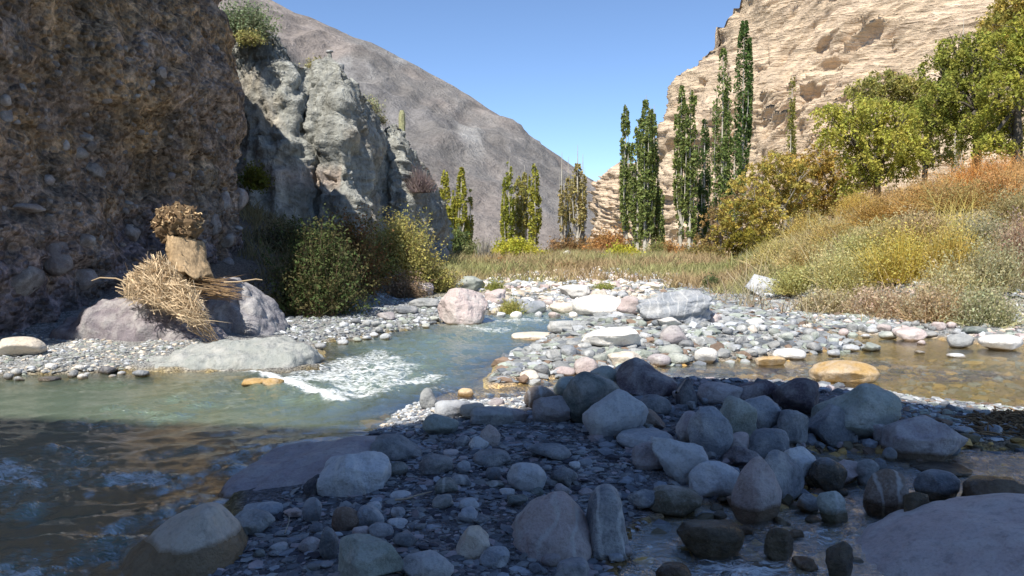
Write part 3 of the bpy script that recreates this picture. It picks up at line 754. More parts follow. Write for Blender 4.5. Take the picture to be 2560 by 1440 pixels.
# x, y, width, height in the photograph, colour, form, material, name, label, short name
ROCKS = [
 (1616, 948, 135, 92, 'plum', 'wedge', None, B, 'dark plum boulder crowning the top of the heaped stones', 'dark plum boulder', {}),
 (1480, 1003, 132, 130, 'green', 'round', None, B, 'dark green boulder with a rounded shoulder beside the pale streaked boulder', 'dark green boulder', dict(tilt=-20, elong=1.2)),
 (1509, 948, 72, 60, 'sage', 'oval', None, B, 'grey green rounded stone half in sun behind the dark green boulder', 'half-lit green stone', {}),
 (1425, 970, 76, 50, 'sage', 'oval', None, B, 'flattish green grey stone leaning on the left of the dark green boulder', 'leaning green stone', {}),
 (1349, 993, 80, 58, 'brown', 'oval', V_, B, 'glossy brown cobble with a white vein at the head of the heap', 'brown cobble', {}),
 (1540, 1042, 150, 120, 'pale', 'round', V_, B, 'pale blue grey boulder with a white streak in front of the dark boulders', 'pale streaked boulder', dict(tilt=20, elong=1.15)),
 (1381, 1025, 102, 72, 'mauve', 'block', None, B, 'mauve boulder lying below the leaning green stone', 'mauve boulder', {}),
 (1225, 1090, 54, 60, 'pink', 'block', None, S_, 'upright pinkish stone standing alone on the dark slate bank', 'upright pink stone', dict(tilt=-20)),
 (1230, 1144, 98, 46, 'slate', 'oval', None, S_, 'long oval slate blue stone lying below the upright pink stone', 'oval slate stone', {}),
 (1372, 1130, 112, 46, 'slate', 'tear', None, S_, 'club shaped grey stone with one narrow end pointing left', 'club shaped stone', dict(tilt=75, elong=0.6)),
 (1317, 1194, 102, 76, 'pale', 'oval', None, S_, 'smooth pale rounded stone lying alone on wet dark gravel', 'lone pale rounded stone', dict(wet=False)),
 (1410, 1195, 64, 56, 'slate', 'rough', None, S_, 'twisted slate stone right of the lone pale rounded stone', 'twisted slate stone', {}),
 (1612, 1101, 128, 46, 'blue', 'oval', None, S_, 'flat oval blue stone below the pale streaked boulder', 'flat oval blue stone', {}),
 (1621, 1054, 84, 52, 'brown', 'angular', None, S_, 'angular brown stone wedged right of the pale streaked boulder', 'angular brown stone', {}),
 (1636, 1015, 76, 50, 'slate', 'oval', None, S_, 'slate stone under the dark plum boulder', 'slate stone under the plum boulder', {}),
 (1716, 985, 48, 74, 'dark', 'wedge', None, S_, 'small dark pointed stone right of the plum boulder', 'dark pointed stone', {}),
 (1805, 985, 108, 54, 'mauve', 'oval', None, B, 'flat purplish slab along the top of the heap', 'flat purplish slab', {}),
 (1895, 985, 102, 64, 'plum', 'angular', None, B, 'jagged dark boulder on top of the squarish blue boulder', 'jagged dark boulder', {}),
 (1724, 1072, 60, 76, 'mauve', 'round', None, S_, 'brownish stone tucked behind the left edge of the egg shaped boulder', 'tucked brown stone', {}),
 (1777, 1086, 98, 122, 'blue', 'round', None, B, 'smooth egg shaped blue grey boulder standing in the middle of the heap', 'egg shaped boulder', dict(tilt=-15)),
 (1842, 1050, 88, 102, 'sage', 'slab', None, B, 'grey green wedge of rock right of the egg shaped boulder', 'grey green wedge', dict(tilt=-30)),
 (1901, 1043, 94, 92, 'blue', 'block', None, B, 'squarish blue boulder under the jagged dark boulder', 'squarish blue boulder', {}),
 (1848, 1108, 52, 48, 'pink', 'wedge', None, S_, 'small pink stone wedged below the grey green wedge', 'small wedged pink stone', {}),
 (1859, 1147, 86, 56, 'plum', 'angular', None, S_, 'angular purple stone above the pink teardrop boulder', 'angular purple stone', {}),
 (1918, 1112, 96, 74, 'slate', 'block', None, B, 'slate boulder with a brown right edge above the dark grey wedge', 'brown edged slate boulder', {}),
 (1700, 1155, 132, 108, 'pale', 'angular', None, B, 'pale blue grey boulder with a pointed top at the foot of the heap', 'pale pointed boulder', dict(tilt=15)),
 (1625, 1144, 82, 66, 'mauve', 'round', None, S_, 'light mauve rounded stone left of the pale pointed boulder', 'light mauve stone', {}),
 (1790, 1203, 118, 88, 'pale', 'round', V_, B, 'pale rounded boulder standing in water left of the pink teardrop boulder', 'pale rounded boulder', {}),
 (1894, 1235, 112, 160, 'pink', 'tear', None, B, 'pink teardrop boulder with a wet brown foot standing in the stream', 'pink teardrop boulder', dict(wet=0.10, depth=0.85)),
 (1958, 1196, 112, 118, 'slate', 'wedge', None, B, 'dark grey wedge shaped boulder right of the pink teardrop boulder', 'dark grey wedge', dict(tilt=20)),
 (1998, 1166, 70, 84, 'pale', 'round', None, S_, 'pale stone showing behind the dark grey wedge', 'pale stone behind the wedge', {}),
 (1182, 1358, 90, 84, 'cream', 'wedge', None, S_, 'cream four sided chunk of rock left of the big pinkish boulder', 'cream chunk', {}),
 (1172, 1262, 54, 34, 'pale', 'angular', None, S_, 'small whitish stone on the slate gravel above the cream chunk', 'small whitish stone', {}),
 (1686, 1252, 124, 70, 'olive', 'slab', None, B, 'dark green brown slab lying in shallow water below the pale pointed boulder', 'green brown slab', dict(tilt=-15)),
 (1612, 1254, 78, 56, 'slate', 'angular', None, S_, 'dull slate stone left of the green brown slab', 'dull slate stone', {}),
 (1778, 1346, 166, 96, 'olive', 'oval', None, B, 'wet brown black cobble with water running round it', 'wet black cobble', dict(tilt=-15, wet=0.4)),
 (1422, 1424, 110, 66, 'blue', 'angular', None, S_, 'pale blue stone cut by the bottom of the frame under the big pinkish boulder', 'pale blue bottom stone', dict(base=1500)),
 (1235, 1391, 80, 54, 'blue', 'slab', V_, S_, 'bluish speckled stone right of the cream chunk', 'bluish speckled stone', dict(tilt=-10)),
 (1682, 1436, 90, 60, 'brown', 'oval', None, S_, 'brown wet stone at the bottom below the black cobble', 'brown wet bottom stone', dict(wet=0.3, base=1470)),
 (1996, 998, 110, 90, 'plum', 'block', None, B, 'purple boulder with a flat face on the right end of the heap', 'purple boulder', {}),
 (2141, 1035, 176, 142, 'sage', 'block', None, B, 'large cracked grey green slab leaning at the right end of the heap', 'large cracked slab', dict(level=5, tilt=-12)),
 (2078, 1064, 106, 94, 'slate', 'wedge', None, B, 'dark slate boulder with a white tide line in front of the cracked slab', 'tide lined boulder', {}),
 (1980, 1074, 78, 90, 'slate', 'block', None, B, 'blue slate stone with a white foot left of the tide lined boulder', 'white footed slate stone', {}),
 (2316, 1100, 180, 108, 'mauve', 'block', None, B, 'broad flat topped mauve brown boulder at the edge of the right stream', 'broad mauve boulder', dict(level=5, wet=0.06)),
 (2206, 1087, 56, 54, 'mauve', 'rough', V_, S_, 'small lumpy whitish stone between the cracked slab and the broad mauve boulder', 'lumpy whitish stone', {}),
 (2224, 1137, 32, 34, 'slate', 'oval', None, S_, 'small upright pebble standing in the pool below the broad mauve boulder', 'small upright pebble', dict(tilt=60)),
 (2112, 1185, 88, 58, 'pink', 'angular', None, S_, 'two toned stone with a pale left end in the near stream', 'two toned stone', {}),
 (2168, 1185, 50, 66, 'grey', 'round', None, S_, 'grey rounded stone between the two toned stone and the speckled boulder', 'grey upright stone', {}),
 (2213, 1240, 92, 114, 'brown', 'round', V_, B, 'brown boulder with a white speckled cap in the near stream', 'white capped boulder', dict(wet=0.10)),
 (2198, 1165, 30, 34, 'slate', 'angular', None, S_, 'small slate chip standing above the white capped boulder', 'slate chip', {}),
 (2342, 1216, 88, 72, 'slate', 'round', None, S_, 'round wet slate stone with a bright rim in the near stream', 'round wet stone', dict(wet=0.06)),
 (2356, 1172, 120, 30, 'dark', 'slab', None, S_, 'flat black piece of rock lying above the round wet stone', 'flat black rock', dict(wet=0.3)),
 (2292, 1283, 84, 114, 'olive', 'wedge', None, B, 'dark mossy pointed stone in fast water right of the white capped boulder', 'dark mossy stone', dict(wet=0.4)),
 (2078, 1271, 76, 90, 'sage', 'angular', V_, B, 'pale angular stone with a grey foot in the near stream', 'pale angular stone', dict(wet=0.08)),
 (2020, 1258, 52, 48, 'grey', 'rough', None, S_, 'curved grey stone just left of the pale angular stone', 'curved grey stone', {}),
 (2490, 1240, 150, 100, 'brown', 'slab', None, B, 'bronze brown wet slab sloping into the near stream at the right', 'bronze slab', dict(wet=0.5, tilt=10)),
 (2070, 1192, 84, 84, 'slate', 'slab', None, B, 'low grey slab awash between the dark grey wedge and the two toned stone', 'low awash slab', dict(tilt=-35, wet=0.2)),
 (2098, 1402, 72, 96, 'dark', 'angular', None, B, 'black angular stone at the bottom next to the smooth pink boulder', 'black angular stone', dict(wet=0.3, tilt=40)),
 (1946, 1360, 78, 92, 'olive', 'round', None, S_, 'dark stone under racing water below the pink teardrop boulder', 'dark drowned stone', dict(wet=0.3)),
 (886, 1203, 182, 148, 'pale', 'block', V_, B, 'blue grey square boulder with a pinkish right edge leaning on the huge mauve boulder', 'square blue grey boulder', dict(level=5, tilt=-25, D=4.85)),
 (995, 1120, 128, 72, 'slate', 'angular', None, B, 'dark slate boulder with a flat top right of the huge mauve boulder', 'flat topped slate boulder', {}),
 (1092, 1160, 90, 52, 'slate', 'block', None, B, 'low dark slate stone with a sloping face right of the flat topped slate boulder', 'sloping slate stone', {}),
 (993, 1173, 58, 38, 'green', 'oval', None, S_, 'dark green oval stone below the flat topped slate boulder', 'dark green oval stone', {}),
 (660, 1272, 98, 44, 'blue', 'oval', None, S_, 'flat blue stone at the foot of the huge mauve boulder', 'flat blue stone', {}),
 (632, 1308, 110, 66, 'grey', 'round', None, B, 'grey rounded boulder right of the long cream boulder', 'grey rounded boulder', {}),
 (731, 1283, 56, 32, 'pink', 'angular', None, S_, 'small pinkish stone between the flat blue stone and the blue oval stone', 'small pinkish stone', {}),
 (781, 1276, 52, 66, 'blue', 'round', None, S_, 'upright blue oval stone under the square blue grey boulder', 'upright blue stone', dict(tilt=70)),
 (927, 1293, 72, 60, 'blue', 'block', None, S_, 'cube shaped blue stone below the square blue grey boulder', 'cube shaped blue stone', {}),
 (866, 1297, 74, 66, 'brown', 'slab', None, S_, 'dark brown slab standing left of the cube shaped blue stone', 'dark brown slab', dict(tilt=40)),
 (781, 1215, 44, 54, 'dark', 'angular', None, S_, 'dark stone in the gap left of the square blue grey boulder', 'dark gap stone', {}),
 (823, 1360, 50, 84, 'slate', 'slab', None, S_, 'tall slate blue stone left of the green grey boulder', 'tall slate stone', dict(tilt=75)),
 (927, 1398, 184, 120, 'sage', 'block', None, B, 'big green grey boulder with a flat top at the bottom of the picture', 'green grey boulder', dict(level=5, base=1460)),
 (1070, 1415, 134, 84, 'pale', 'oval', V_, B, 'light grey veined boulder right of the green grey boulder', 'light veined boulder', dict(level=4, base=1460)),
 (903, 1328, 46, 28, 'pink', 'round', None, S_, 'small pink lump above the green grey boulder', 'small pink lump', {}),
 (953, 1326, 66, 38, 'blue', 'slab', None, S_, 'bluish slab right of the small pink lump', 'bluish slab', {}),
 (1012, 1350, 66, 46, 'slate', 'angular', None, S_, 'slate stone above the light veined boulder', 'slate stone above the veined boulder', {}),
 (1158, 1168, 38, 36, 'blue', 'round', None, S_, 'small blue stone left of the long oval slate stone', 'small blue stone', {}),
 (1233, 1186, 40, 36, 'slate', 'round', None, S_, 'small round slate stone left of the lone pale rounded stone', 'small round slate stone', {}),
 (1071, 997, 46, 54, 'grey', 'block', None, S_, 'upright grey stone with a shaded right face at the end of the side channel', 'upright grey stone', dict(tilt=-10)),
 (1135, 1022, 100, 48, 'pale', 'slab', None, B, 'pale flat slab in sun behind the half dome stone', 'pale sunlit slab', {}),
 (1102, 1063, 92, 56, 'sage', 'round', None, B, 'half dome green grey stone on the edge of the shade', 'half dome stone', {}),
 (1183, 1028, 72, 42, 'cream', 'block', None, S_, 'cream stone in sun right of the pale flat slab', 'cream sunlit stone', {}),
 (1164, 981, 40, 22, 'ochre', 'oval', None, S_, 'small ochre stone in the side channel', 'small ochre stone', {}),
 (1230, 1040, 110, 48, 'grey', 'slab', None, B, 'grey slab half in sun right of the cream sunlit stone', 'half-lit grey slab', {}),
 (1240, 1004, 44, 24, 'mauve', 'wedge', None, S_, 'small triangular stone above the half-lit grey slab', 'small triangular stone', {}),
 (1290, 1040, 66, 40, 'mauve', 'angular', None, S_, 'dull mauve stone between the half-lit grey slab and the mauve boulder', 'dull mauve stone', {}),
 (1526, 846, 150, 56, 'white', 'wedge', None, B, 'broad white boulder with a low peak on the sunlit bar', 'broad white boulder', {}),
 (1465, 917, 60, 50, 'pink', 'block', None, B, 'chunky pink stone at the left edge of the sunlit bar', 'chunky pink stone', {}),
 (1411, 928, 54, 26, 'pink', 'oval', None, S_, 'low pinkish stone left of the chunky pink stone', 'low pinkish stone', {}),
 (1564, 897, 88, 40, 'cream', 'slab', None, B, 'long orange cream stone in front of the broad white boulder', 'orange cream stone', dict(tilt=18)),
 (1346, 840, 138, 20, 'cream', 'slab', None, B, 'flat cream plate of rock lying in the river off the bar', 'flat cream plate', {}),
 (1412, 815, 90, 32, 'grey', 'slab', None, B, 'flat grey stone at the upper edge of the river bar', 'flat grey bar stone', {}),
 (1576, 927, 86, 60, 'pale', 'round', Q_, B, 'black speckled grey stone behind the heap', 'speckled grey stone', {}),
 (1684, 841, 74, 54, 'mauve', 'angular', None, B, 'triangular mauve stone in the middle of the sunlit bar', 'triangular mauve stone', {}),
 (1674, 877, 66, 34, 'sage', 'oval', None, S_, 'oval green grey stone in front of the triangular mauve stone', 'oval green grey stone', {}),
 (1765, 889, 60, 42, 'white', 'round', None, S_, 'white rounded stone near the lower edge of the bar', 'white rounded stone', {}),
 (1826, 901, 62, 58, 'sage', 'block', Q_, B, 'upright grey stone with yellow moss at its foot by the right stream', 'mossy upright stone', dict(tilt=10, D=10.5)),
 (1647, 901, 62, 34, 'mauve', 'oval', None, S_, 'greyish pink stone below the oval green grey stone', 'greyish pink stone', {}),
 (1696, 898, 60, 32, 'sage', 'round', None, S_, 'pale green stone between the greyish pink stone and the white rounded stone', 'pale green stone', {}),
 (1972, 885, 82, 30, 'white', 'oval', None, S_, 'flat white stone on the right stream edge of the bar', 'flat white stone', {}),
 (1925, 901, 70, 26, 'ochre', 'angular', None, S_, 'low ochre stone washed by the right stream', 'low ochre stone', dict(wet=False)),
 (2112, 931, 140, 52, 'ochre', 'round', None, B, 'large golden ochre boulder in the middle of the right stream', 'golden ochre boulder', dict(wet=False, level=4)),
 (1782, 955, 76, 36, 'green', 'slab', None, S_, 'flat green slate stone behind the flat purplish slab', 'flat green slate stone', dict(D=9.3)),
 (1805, 937, 54, 28, 'sage', 'slab', None, S_, 'tilted green stone below the mossy upright stone', 'tilted green stone', dict(D=9.8)),
 (1915, 938, 40, 18, 'ochre', 'oval', None, S_, 'small submerged ochre stone in the right stream', 'submerged ochre stone', dict(D=9.9)),
 (1685, 768, 200, 88, 'blue', 'rough', V_, B, 'large grey blue outcrop with folded wet looking faces behind the bar', 'grey blue outcrop', dict(level=5, depth=0.5, wet=False)),
 (1673, 806, 62, 28, 'white', 'rough', None, S_, 'chunky white stone in front of the grey blue outcrop', 'chunky white stone', {}),
 (1785, 796, 42, 28, 'pink', 'round', None, S_, 'whitish pink stone right of the grey blue outcrop', 'whitish pink stone', {}),
 (1907, 713, 96, 56, 'pale', 'angular', Q_, B, 'pale grey boulder alone in the dry grass of the slope', 'boulder in the grass', dict(wet=False, tilt=15)),
 (2275, 836, 76, 36, 'pink', 'slab', None, B, 'orange pink sloping stone on the far bank of the right stream', 'orange pink bank stone', dict(tilt=20)),
 (2219, 838, 44, 20, 'sage', 'oval', None, S_, 'small grey stone left of the orange pink bank stone', 'small grey bank stone', {}),
 (2403, 853, 64, 38, 'grey', 'round', None, S_, 'grey rounded stone left of the white bank boulder', 'grey bank stone', {}),
 (2436, 826, 58, 20, 'green', 'slab', None, S_, 'flat greenish stone above the grey bank stone', 'flat greenish stone', {}),
 (2504, 857, 110, 44, 'white', 'round', None, B, 'white boulder on the far bank of the right stream by the frame edge', 'white bank boulder', {}),
 (2390, 889, 44, 12, 'pale', 'slab', None, S_, 'thin pale stone breaking the surface of the right stream', 'thin pale stone', {}),
 (2300, 880, 26, 8, 'pale', 'oval', None, S_, 'tiny pale stone breaking the surface upstream of the golden boulder', 'tiny pale stone', {}),
 (2181, 868, 46, 24, 'sage', 'angular', None, S_, 'grey stone on the tip of the bar beside the right stream', 'tip stone of the bar', {}),
 (2126, 870, 42, 18, 'pale', 'oval', None, S_, 'light stone left of the tip stone of the bar', 'light tip stone', {}),
 (1965, 843, 40, 26, 'sage', 'block', None, S_, 'green grey block on the upper right part of the bar', 'green grey block', {}),
 (1888, 806, 46, 22, 'white', 'slab', None, S_, 'tilted white stone at the edge of the grass', 'tilted white stone', dict(tilt=25)),
 (1438, 729, 78, 36, 'white', 'slab', None, B, 'flat topped white boulder on the far bank of the river', 'flat topped white boulder', dict(wet=False)),
 (1500, 763, 140, 54, 'white', 'oval', None, B, 'huge cream white boulder on the far river bank', 'huge cream white boulder', dict(wet=False, level=4)),
 (1574, 765, 66, 54, 'pink', 'rough', None, B, 'crumbly pink boulder against the right of the huge cream white boulder', 'crumbly pink boulder', dict(wet=False)),
 (1498, 737, 50, 26, 'cream', 'angular', None, S_, 'cream stone above the huge cream white boulder', 'cream far stone', dict(wet=False)),
 (1337, 768, 58, 34, 'blue', 'slab', None, B, 'grey blue flat stone left of the far white boulders', 'far grey blue stone', dict(wet=False)),
 (1408, 770, 70, 28, 'cream', 'slab', None, B, 'low cream stone at the water edge left of the huge cream white boulder', 'low cream stone', dict(wet=False)),
 (1156, 768, 130, 98, 'pink', 'block', Q_, B, 'big cream pink boulder at the river bend on the left bank', 'big cream pink boulder', dict(level=5, wet=0.02, tilt=-20)),
 (1176, 710, 76, 42, 'sage', 'block', None, B, 'grey green boulder behind the big cream pink boulder', 'grey green bend boulder', dict(wet=False)),
 (1235, 742, 60, 40, 'pink', 'rough', None, B, 'brownish crumbly rock right of the grey green bend boulder', 'brownish crumbly rock', dict(wet=False)),
 (56, 868, 118, 54, 'cream', 'oval', None, B, 'long cream stone lying at the foot of the cliff on the far left', 'cream cliff foot stone', dict(wet=False)),
 (640, 955, 70, 22, 'ochre', 'oval', None, S_, 'ochre wet stone at the water edge under the long grey boulder', 'ochre edge stone', {}),
 (684, 958, 52, 30, 'ochre', 'round', None, S_, 'yellow brown stone where the rapid begins', 'yellow brown rapid stone', {}),
 (266, 925, 56, 22, 'dark', 'angular', None, S_, 'dark slate shard on the white gravel of the left bank', 'dark slate shard', {}),
 (123, 947, 54, 12, 'dark', 'slab', None, S_, 'flat dark stone at the water edge of the left bank', 'flat dark edge stone', {}),
 (352, 933, 40, 18, 'slate', 'wedge', None, S_, 'small dark shard left of the long grey boulder', 'small dark shard', {}),
 (1090, 640, 70, 66, 'grey', 'angular', None, B, 'grey rock at the foot of the ridge behind the olive bush', 'ridge foot rock', dict(D=32, wet=False)),
 (1040, 720, 90, 40, 'pink', 'rough', None, B, 'pinkish brown rock under the olive bush', 'rock under the olive bush', dict(wet=False)),
 (1015, 775, 60, 22, 'slate', 'slab', None, S_, 'flat slate stone in the shade left of the big cream pink boulder', 'flat shaded stone', dict(wet=False)),
 (965, 790, 46, 20, 'mauve', 'angular', None, S_, 'mauve stone in the shade at the bush foot', 'mauve shaded stone', dict(wet=False)),
 (1062, 757, 80, 24, 'grey', 'slab', None, S_, 'light grey slab on the gravel just behind the big cream pink boulder', 'light grey slab', dict(wet=False)),
]
for (cx, cy, w, h, c, k, mat, nm, lab, short, kw) in ROCKS:
    if 1400 < cx < 2420 and 930 < cy < 1260: w *= 1.13; h *= 1.10; cy -= h * 0.03      # the heap reads bigger than its bare outlines
    place_rock(nm, cx, cy, w, h, c, k, lab, short, mat, cat=('boulder' if nm == B else 'stone'), **kw)

# the long grey boulder and the purple boulder carrying the driftwood
def mound(name, outline, D, depth, colour, mat, label, short, nz=0.06, seed=1, base_drop=0.3, cat='boulder', p=2.4, lean=0.0, fine=1.0):
    """boulder whose skyline follows (px, py) points at distance D; swept front to back over its real depth"""
    o = np.array(outline, float); nu, nv = 90, 56
    px = np.interp(np.linspace(0, 1, nu), np.linspace(0, 1, len(o)), o[:, 0]) if False else np.interp(np.linspace(0, 1, nu), np.r_[0, np.cumsum(np.hypot(*np.diff(o.T)))] / np.hypot(*np.diff(o.T)).sum(), o[:, 0])
    py = np.interp(np.linspace(0, 1, nu), np.r_[0, np.cumsum(np.hypot(*np.diff(o.T)))] / np.hypot(*np.diff(o.T)).sum(), o[:, 1])
    for arr in (px, py): arr[:] = np.convolve(np.pad(arr, 3, 'edge'), np.ones(7) / 7, 'valid')
    top = np.array([at_depth(a, b, D) for a, b in zip(px, py)])
    zb = float(ground(top[:, 0].mean(), D)[0]) - base_drop
    rows = []
    for j in range(nv):
        t = -1 + 2 * j / (nv - 1); f = (1 - abs(t) ** p) ** (1 / p)
        y = D + t * depth + (lean * (top[:, 2] - zb) * (1 - f))
        u = np.linspace(-1, 1, nu); sh = (1 - 0.18 * t * t)
        xm = (top[0, 0] + top[-1, 0]) / 2
        rows.append(np.stack([xm + (top[:, 0] - xm) * sh, y + 0 * u, zb + (top[:, 2] - zb) * f], 1))
    P = np.array(rows); du = np.gradient(P, axis=1); dv = np.gradient(P, axis=0); n = np.cross(du, dv); n /= np.linalg.norm(n, axis=2)[..., None] + 1e-9
    P = P.reshape(-1, 3); n = n.reshape(-1, 3)
    P = P + n * (fbm(P * 1.6, 4, seed) * nz * 1.6 - fbm(P * 3.6 * fine, 3, seed + 3, ridge=True) * nz * 0.55)[:, None]
    ctr = P.mean(0)
    ob = mk(name, P, gridfaces(nu, nv), mat, None, None, True, None, ctr)
    ob.color = (*COL[colour], 1) if isinstance(colour, str) else (*colour, 1); ob['wetz'] = float(Wz(ctr[0], ctr[1]) + 0.02)
    tag(ob, label, cat); LANDMARKS.append((ctr[0], ctr[1], px.mean(), py.mean(), short)); return ob
b1 = mound('boulder', [(338, 940), (350, 915), (420, 885), (480, 862), (560, 850), (640, 842), (720, 845), (780, 860), (806, 885), (812, 920), (806, 950)], 10.0, 0.62, (0.33, 0.35, 0.33), M_STONE,
           'long low grey boulder lying at the water edge of the left bank', 'long grey boulder', 0.07, 41, 0.25)
b2 = mound('boulder', [(90, 905), (130, 850), (190, 790), (262, 752), (330, 738), (400, 742), (470, 770), (540, 810), (600, 860), (640, 905)], 11.7, 0.95, (0.22, 0.19, 0.205), M_STONE,
           'broad purple grey boulder carrying the driftwood and the reed bundle', 'purple driftwood boulder', 0.08, 43, 0.3, lean=0.25)
b3 = mound('boulder', [(480, 905), (505, 800), (530, 722), (560, 696), (585, 690), (630, 715), (668, 750), (698, 790), (718, 850), (724, 900)], 12.5, 0.8, (0.21, 0.20, 0.215), M_STONE,
           'dark grey pointed boulder shaded by the log right of the purple boulder', 'dark pointed boulder', 0.06, 45, 0.3, lean=0.2)

mound('boulder', [(1456, 1440), (1460, 1350), (1468, 1270), (1482, 1226), (1505, 1208), (1542, 1207), (1558, 1232), (1566, 1300), (1574, 1350), (1560, 1410), (1545, 1460)], 4.08, 0.2, 'slate', M_VEIN,
      'long standing slate boulder with pale veins beside the big pinkish boulder', 'standing slate boulder', 0.015, 55, 0.2, p=2.4)['wetz'] = 0.02
mound('boulder', [(545, 1330), (556, 1240), (580, 1180), (620, 1150), (700, 1138), (780, 1134), (860, 1118), (930, 1112), (965, 1125), (990, 1160), (1010, 1230)], 5.45, 0.62, (0.38, 0.335, 0.35), M_STONE,
      'huge low mauve boulder with a flat top at the river edge', 'huge mauve boulder', 0.03, 47, 0.3, p=5)
mound('boulder', [(285, 1500), (320, 1390), (380, 1325), (440, 1290), (500, 1264), (535, 1262), (560, 1285), (585, 1335), (605, 1370), (600, 1420), (575, 1500)], 3.9, 0.32, 'cream', M_STONE,
      'long tilted cream boulder with a brown wet flank in the lower left', 'long cream boulder', 0.025, 49, 0.3, p=2.2)['wetz'] = 0.16
mound('boulder', [(1270, 1450), (1276, 1350), (1300, 1290), (1340, 1255), (1395, 1233), (1420, 1240), (1440, 1268), (1462, 1310), (1470, 1350), (1455, 1445)], 4.08, 0.30, 'pink', M_VEIN,
      'big pinkish cream boulder with a sharp crest in the foreground', 'big pinkish boulder', 0.03, 51, 0.2, p=2.0)
mound('boulder', [(2060, 1560), (2110, 1470), (2170, 1405), (2260, 1352), (2350, 1312), (2440, 1284), (2520, 1268), (2620, 1262), (2760, 1290), (2900, 1360), (2980, 1500)], 3.9, 0.75, 'pink', M_STONE,
      'huge smooth pink grey boulder filling the bottom right corner', 'huge smooth pink boulder', 0.02, 53, 0.3, p=2.6)['wetz'] = -5.0

# ---- smaller single stones: counted things, each named by what it lies next to
rngS = np.random.RandomState(11)
def in_poly(px, py, poly):
    return seg_dist(np.array([[px, py]], float), poly)[0] < 0
ADJ = {'slate': 'slate grey', 'blue': 'blue grey', 'dark': 'blackish', 'plum': 'dark purple', 'green': 'dark green', 'sage': 'green grey', 'pale': 'pale grey', 'mauve': 'mauve',
       'pink': 'pinkish', 'cream': 'cream', 'white': 'white', 'ochre': 'ochre', 'brown': 'brown', 'grey': 'mid grey', 'olive': 'olive brown'}
SHP = {'round': 'rounded', 'oval': 'oval', 'block': 'blocky', 'angular': 'angular', 'slab': 'flat', 'wedge': 'wedge shaped'}
used_labels = set(); placed = [(r[0], r[1], max(r[2], r[3])) for r in ROCKS] + [(752, 1200, 420), (450, 1380, 300), (1372, 1330, 190), (2450, 1400, 700), (600, 900, 200), (450, 900, 200), (740, 900, 150)]
def describe(cname, kind, cx, cy, w, place):
    L = sorted(LANDMARKS, key=lambda l: math.hypot(l[2] - cx, (l[3] - cy) * 1.6))
    size = 'tiny' if w < 20 else ('small' if w < 32 else 'mid sized')
    for k in range(0, 7):
        l = L[k]; dx, dy = cx - l[2], cy - l[3]
        rel = ('right of' if dx > 0 else 'left of') if abs(dx) > abs(dy) * 1.2 else ('in front of' if dy > 0 else 'behind')
        lab = '%s %s %s stone %s the %s' % (size, ADJ[cname], SHP[kind], rel, l[4])
        if lab not in used_labels and len(lab.split()) <= 16: used_labels.add(lab); return lab
    lab = lab + ' ' + place; used_labels.add(lab); return lab
def scatter(n, poly, wrange, cols, kinds, place, group, aspect=(0.5, 0.8), wet=True, lv=2, minsep=0.62, scale_far=True):
    poly = np.array(poly, float); lo, hi = poly.min(0), poly.max(0); k = 0; tries = 0
    while k < n and tries < n * 60:
        tries += 1
        cx = rngS.uniform(lo[0], hi[0]); cy = rngS.uniform(lo[1], hi[1])
        if not in_poly(cx, cy, poly): continue
        w = rngS.uniform(*wrange) * (1.0 if not scale_far else (0.55 + 0.9 * (cy - lo[1]) / (hi[1] - lo[1] + 1)))
        if any(math.hypot(cx - a, (cy - b) * 1.4) < (w + s) * 0.5 * minsep for a, b, s in placed): continue
        cn = cols[rngS.randint(len(cols))]; kd = kinds[rngS.randint(len(kinds))]
        h = w * rngS.uniform(*aspect)
        c0 = np.array(COL[cn]) * rngS.uniform(0.85, 1.15)
        o = place_rock('stone', cx, cy, w, h, tuple(c0), kd, None, None, M_VEIN if rngS.rand() < 0.25 else M_STONE, tilt=rngS.uniform(-25, 25), level=lv if w < 34 else 3, depth=rngS.uniform(0.7, 1.1), wet=wet)
        tag(o, describe(cn, kd, cx, cy, w, place), 'stone', group)
        placed.append((cx, cy, w)); k += 1
LIT = ['pale', 'sage', 'grey', 'blue', 'grey', 'grey', 'slate', 'sage', 'cream', 'slate']
SHD = ['slate', 'pale', 'blue', 'green', 'slate', 'mauve', 'grey', 'blue']
scatter(62, [(1290, 945), (1400, 860), (1520, 800), (1700, 790), (1990, 790), (2100, 850), (2140, 880), (1940, 890), (1700, 905), (1560, 950)], (24, 44), LIT, ['round', 'oval', 'angular', 'block', 'slab'], 'on the bar', 'stones of the sunlit bar')
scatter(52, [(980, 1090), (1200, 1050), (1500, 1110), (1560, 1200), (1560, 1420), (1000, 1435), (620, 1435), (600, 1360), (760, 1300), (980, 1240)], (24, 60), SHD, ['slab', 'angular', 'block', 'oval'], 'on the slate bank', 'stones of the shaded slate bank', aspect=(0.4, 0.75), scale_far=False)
scatter(20, [(1440, 1000), (1700, 960), (1950, 1000), (2000, 1120), (1850, 1160), (1600, 1130)], (26, 50), SHD, ['round', 'angular', 'block'], 'in the heap', 'small stones of the heap', aspect=(0.6, 0.9), minsep=0.35, scale_far=False)
scatter(16, [(1990, 1130), (2400, 1180), (2500, 1230), (2200, 1420), (1620, 1420), (1700, 1300)], (24, 46), ['slate', 'olive', 'dark', 'brown', 'blue'], ['round', 'angular', 'slab'], 'in the near stream', 'stones in the near stream', aspect=(0.38, 0.6), wet=0.12)
scatter(24, [(1230, 760), (1400, 735), (1600, 735), (1620, 785), (1500, 792), (1240, 788)], (18, 34), ['cream', 'white', 'pink', 'pale', 'blue'], ['angular', 'block', 'oval'], 'on the far bank', 'stones of the far bank', wet=False, scale_far=False)
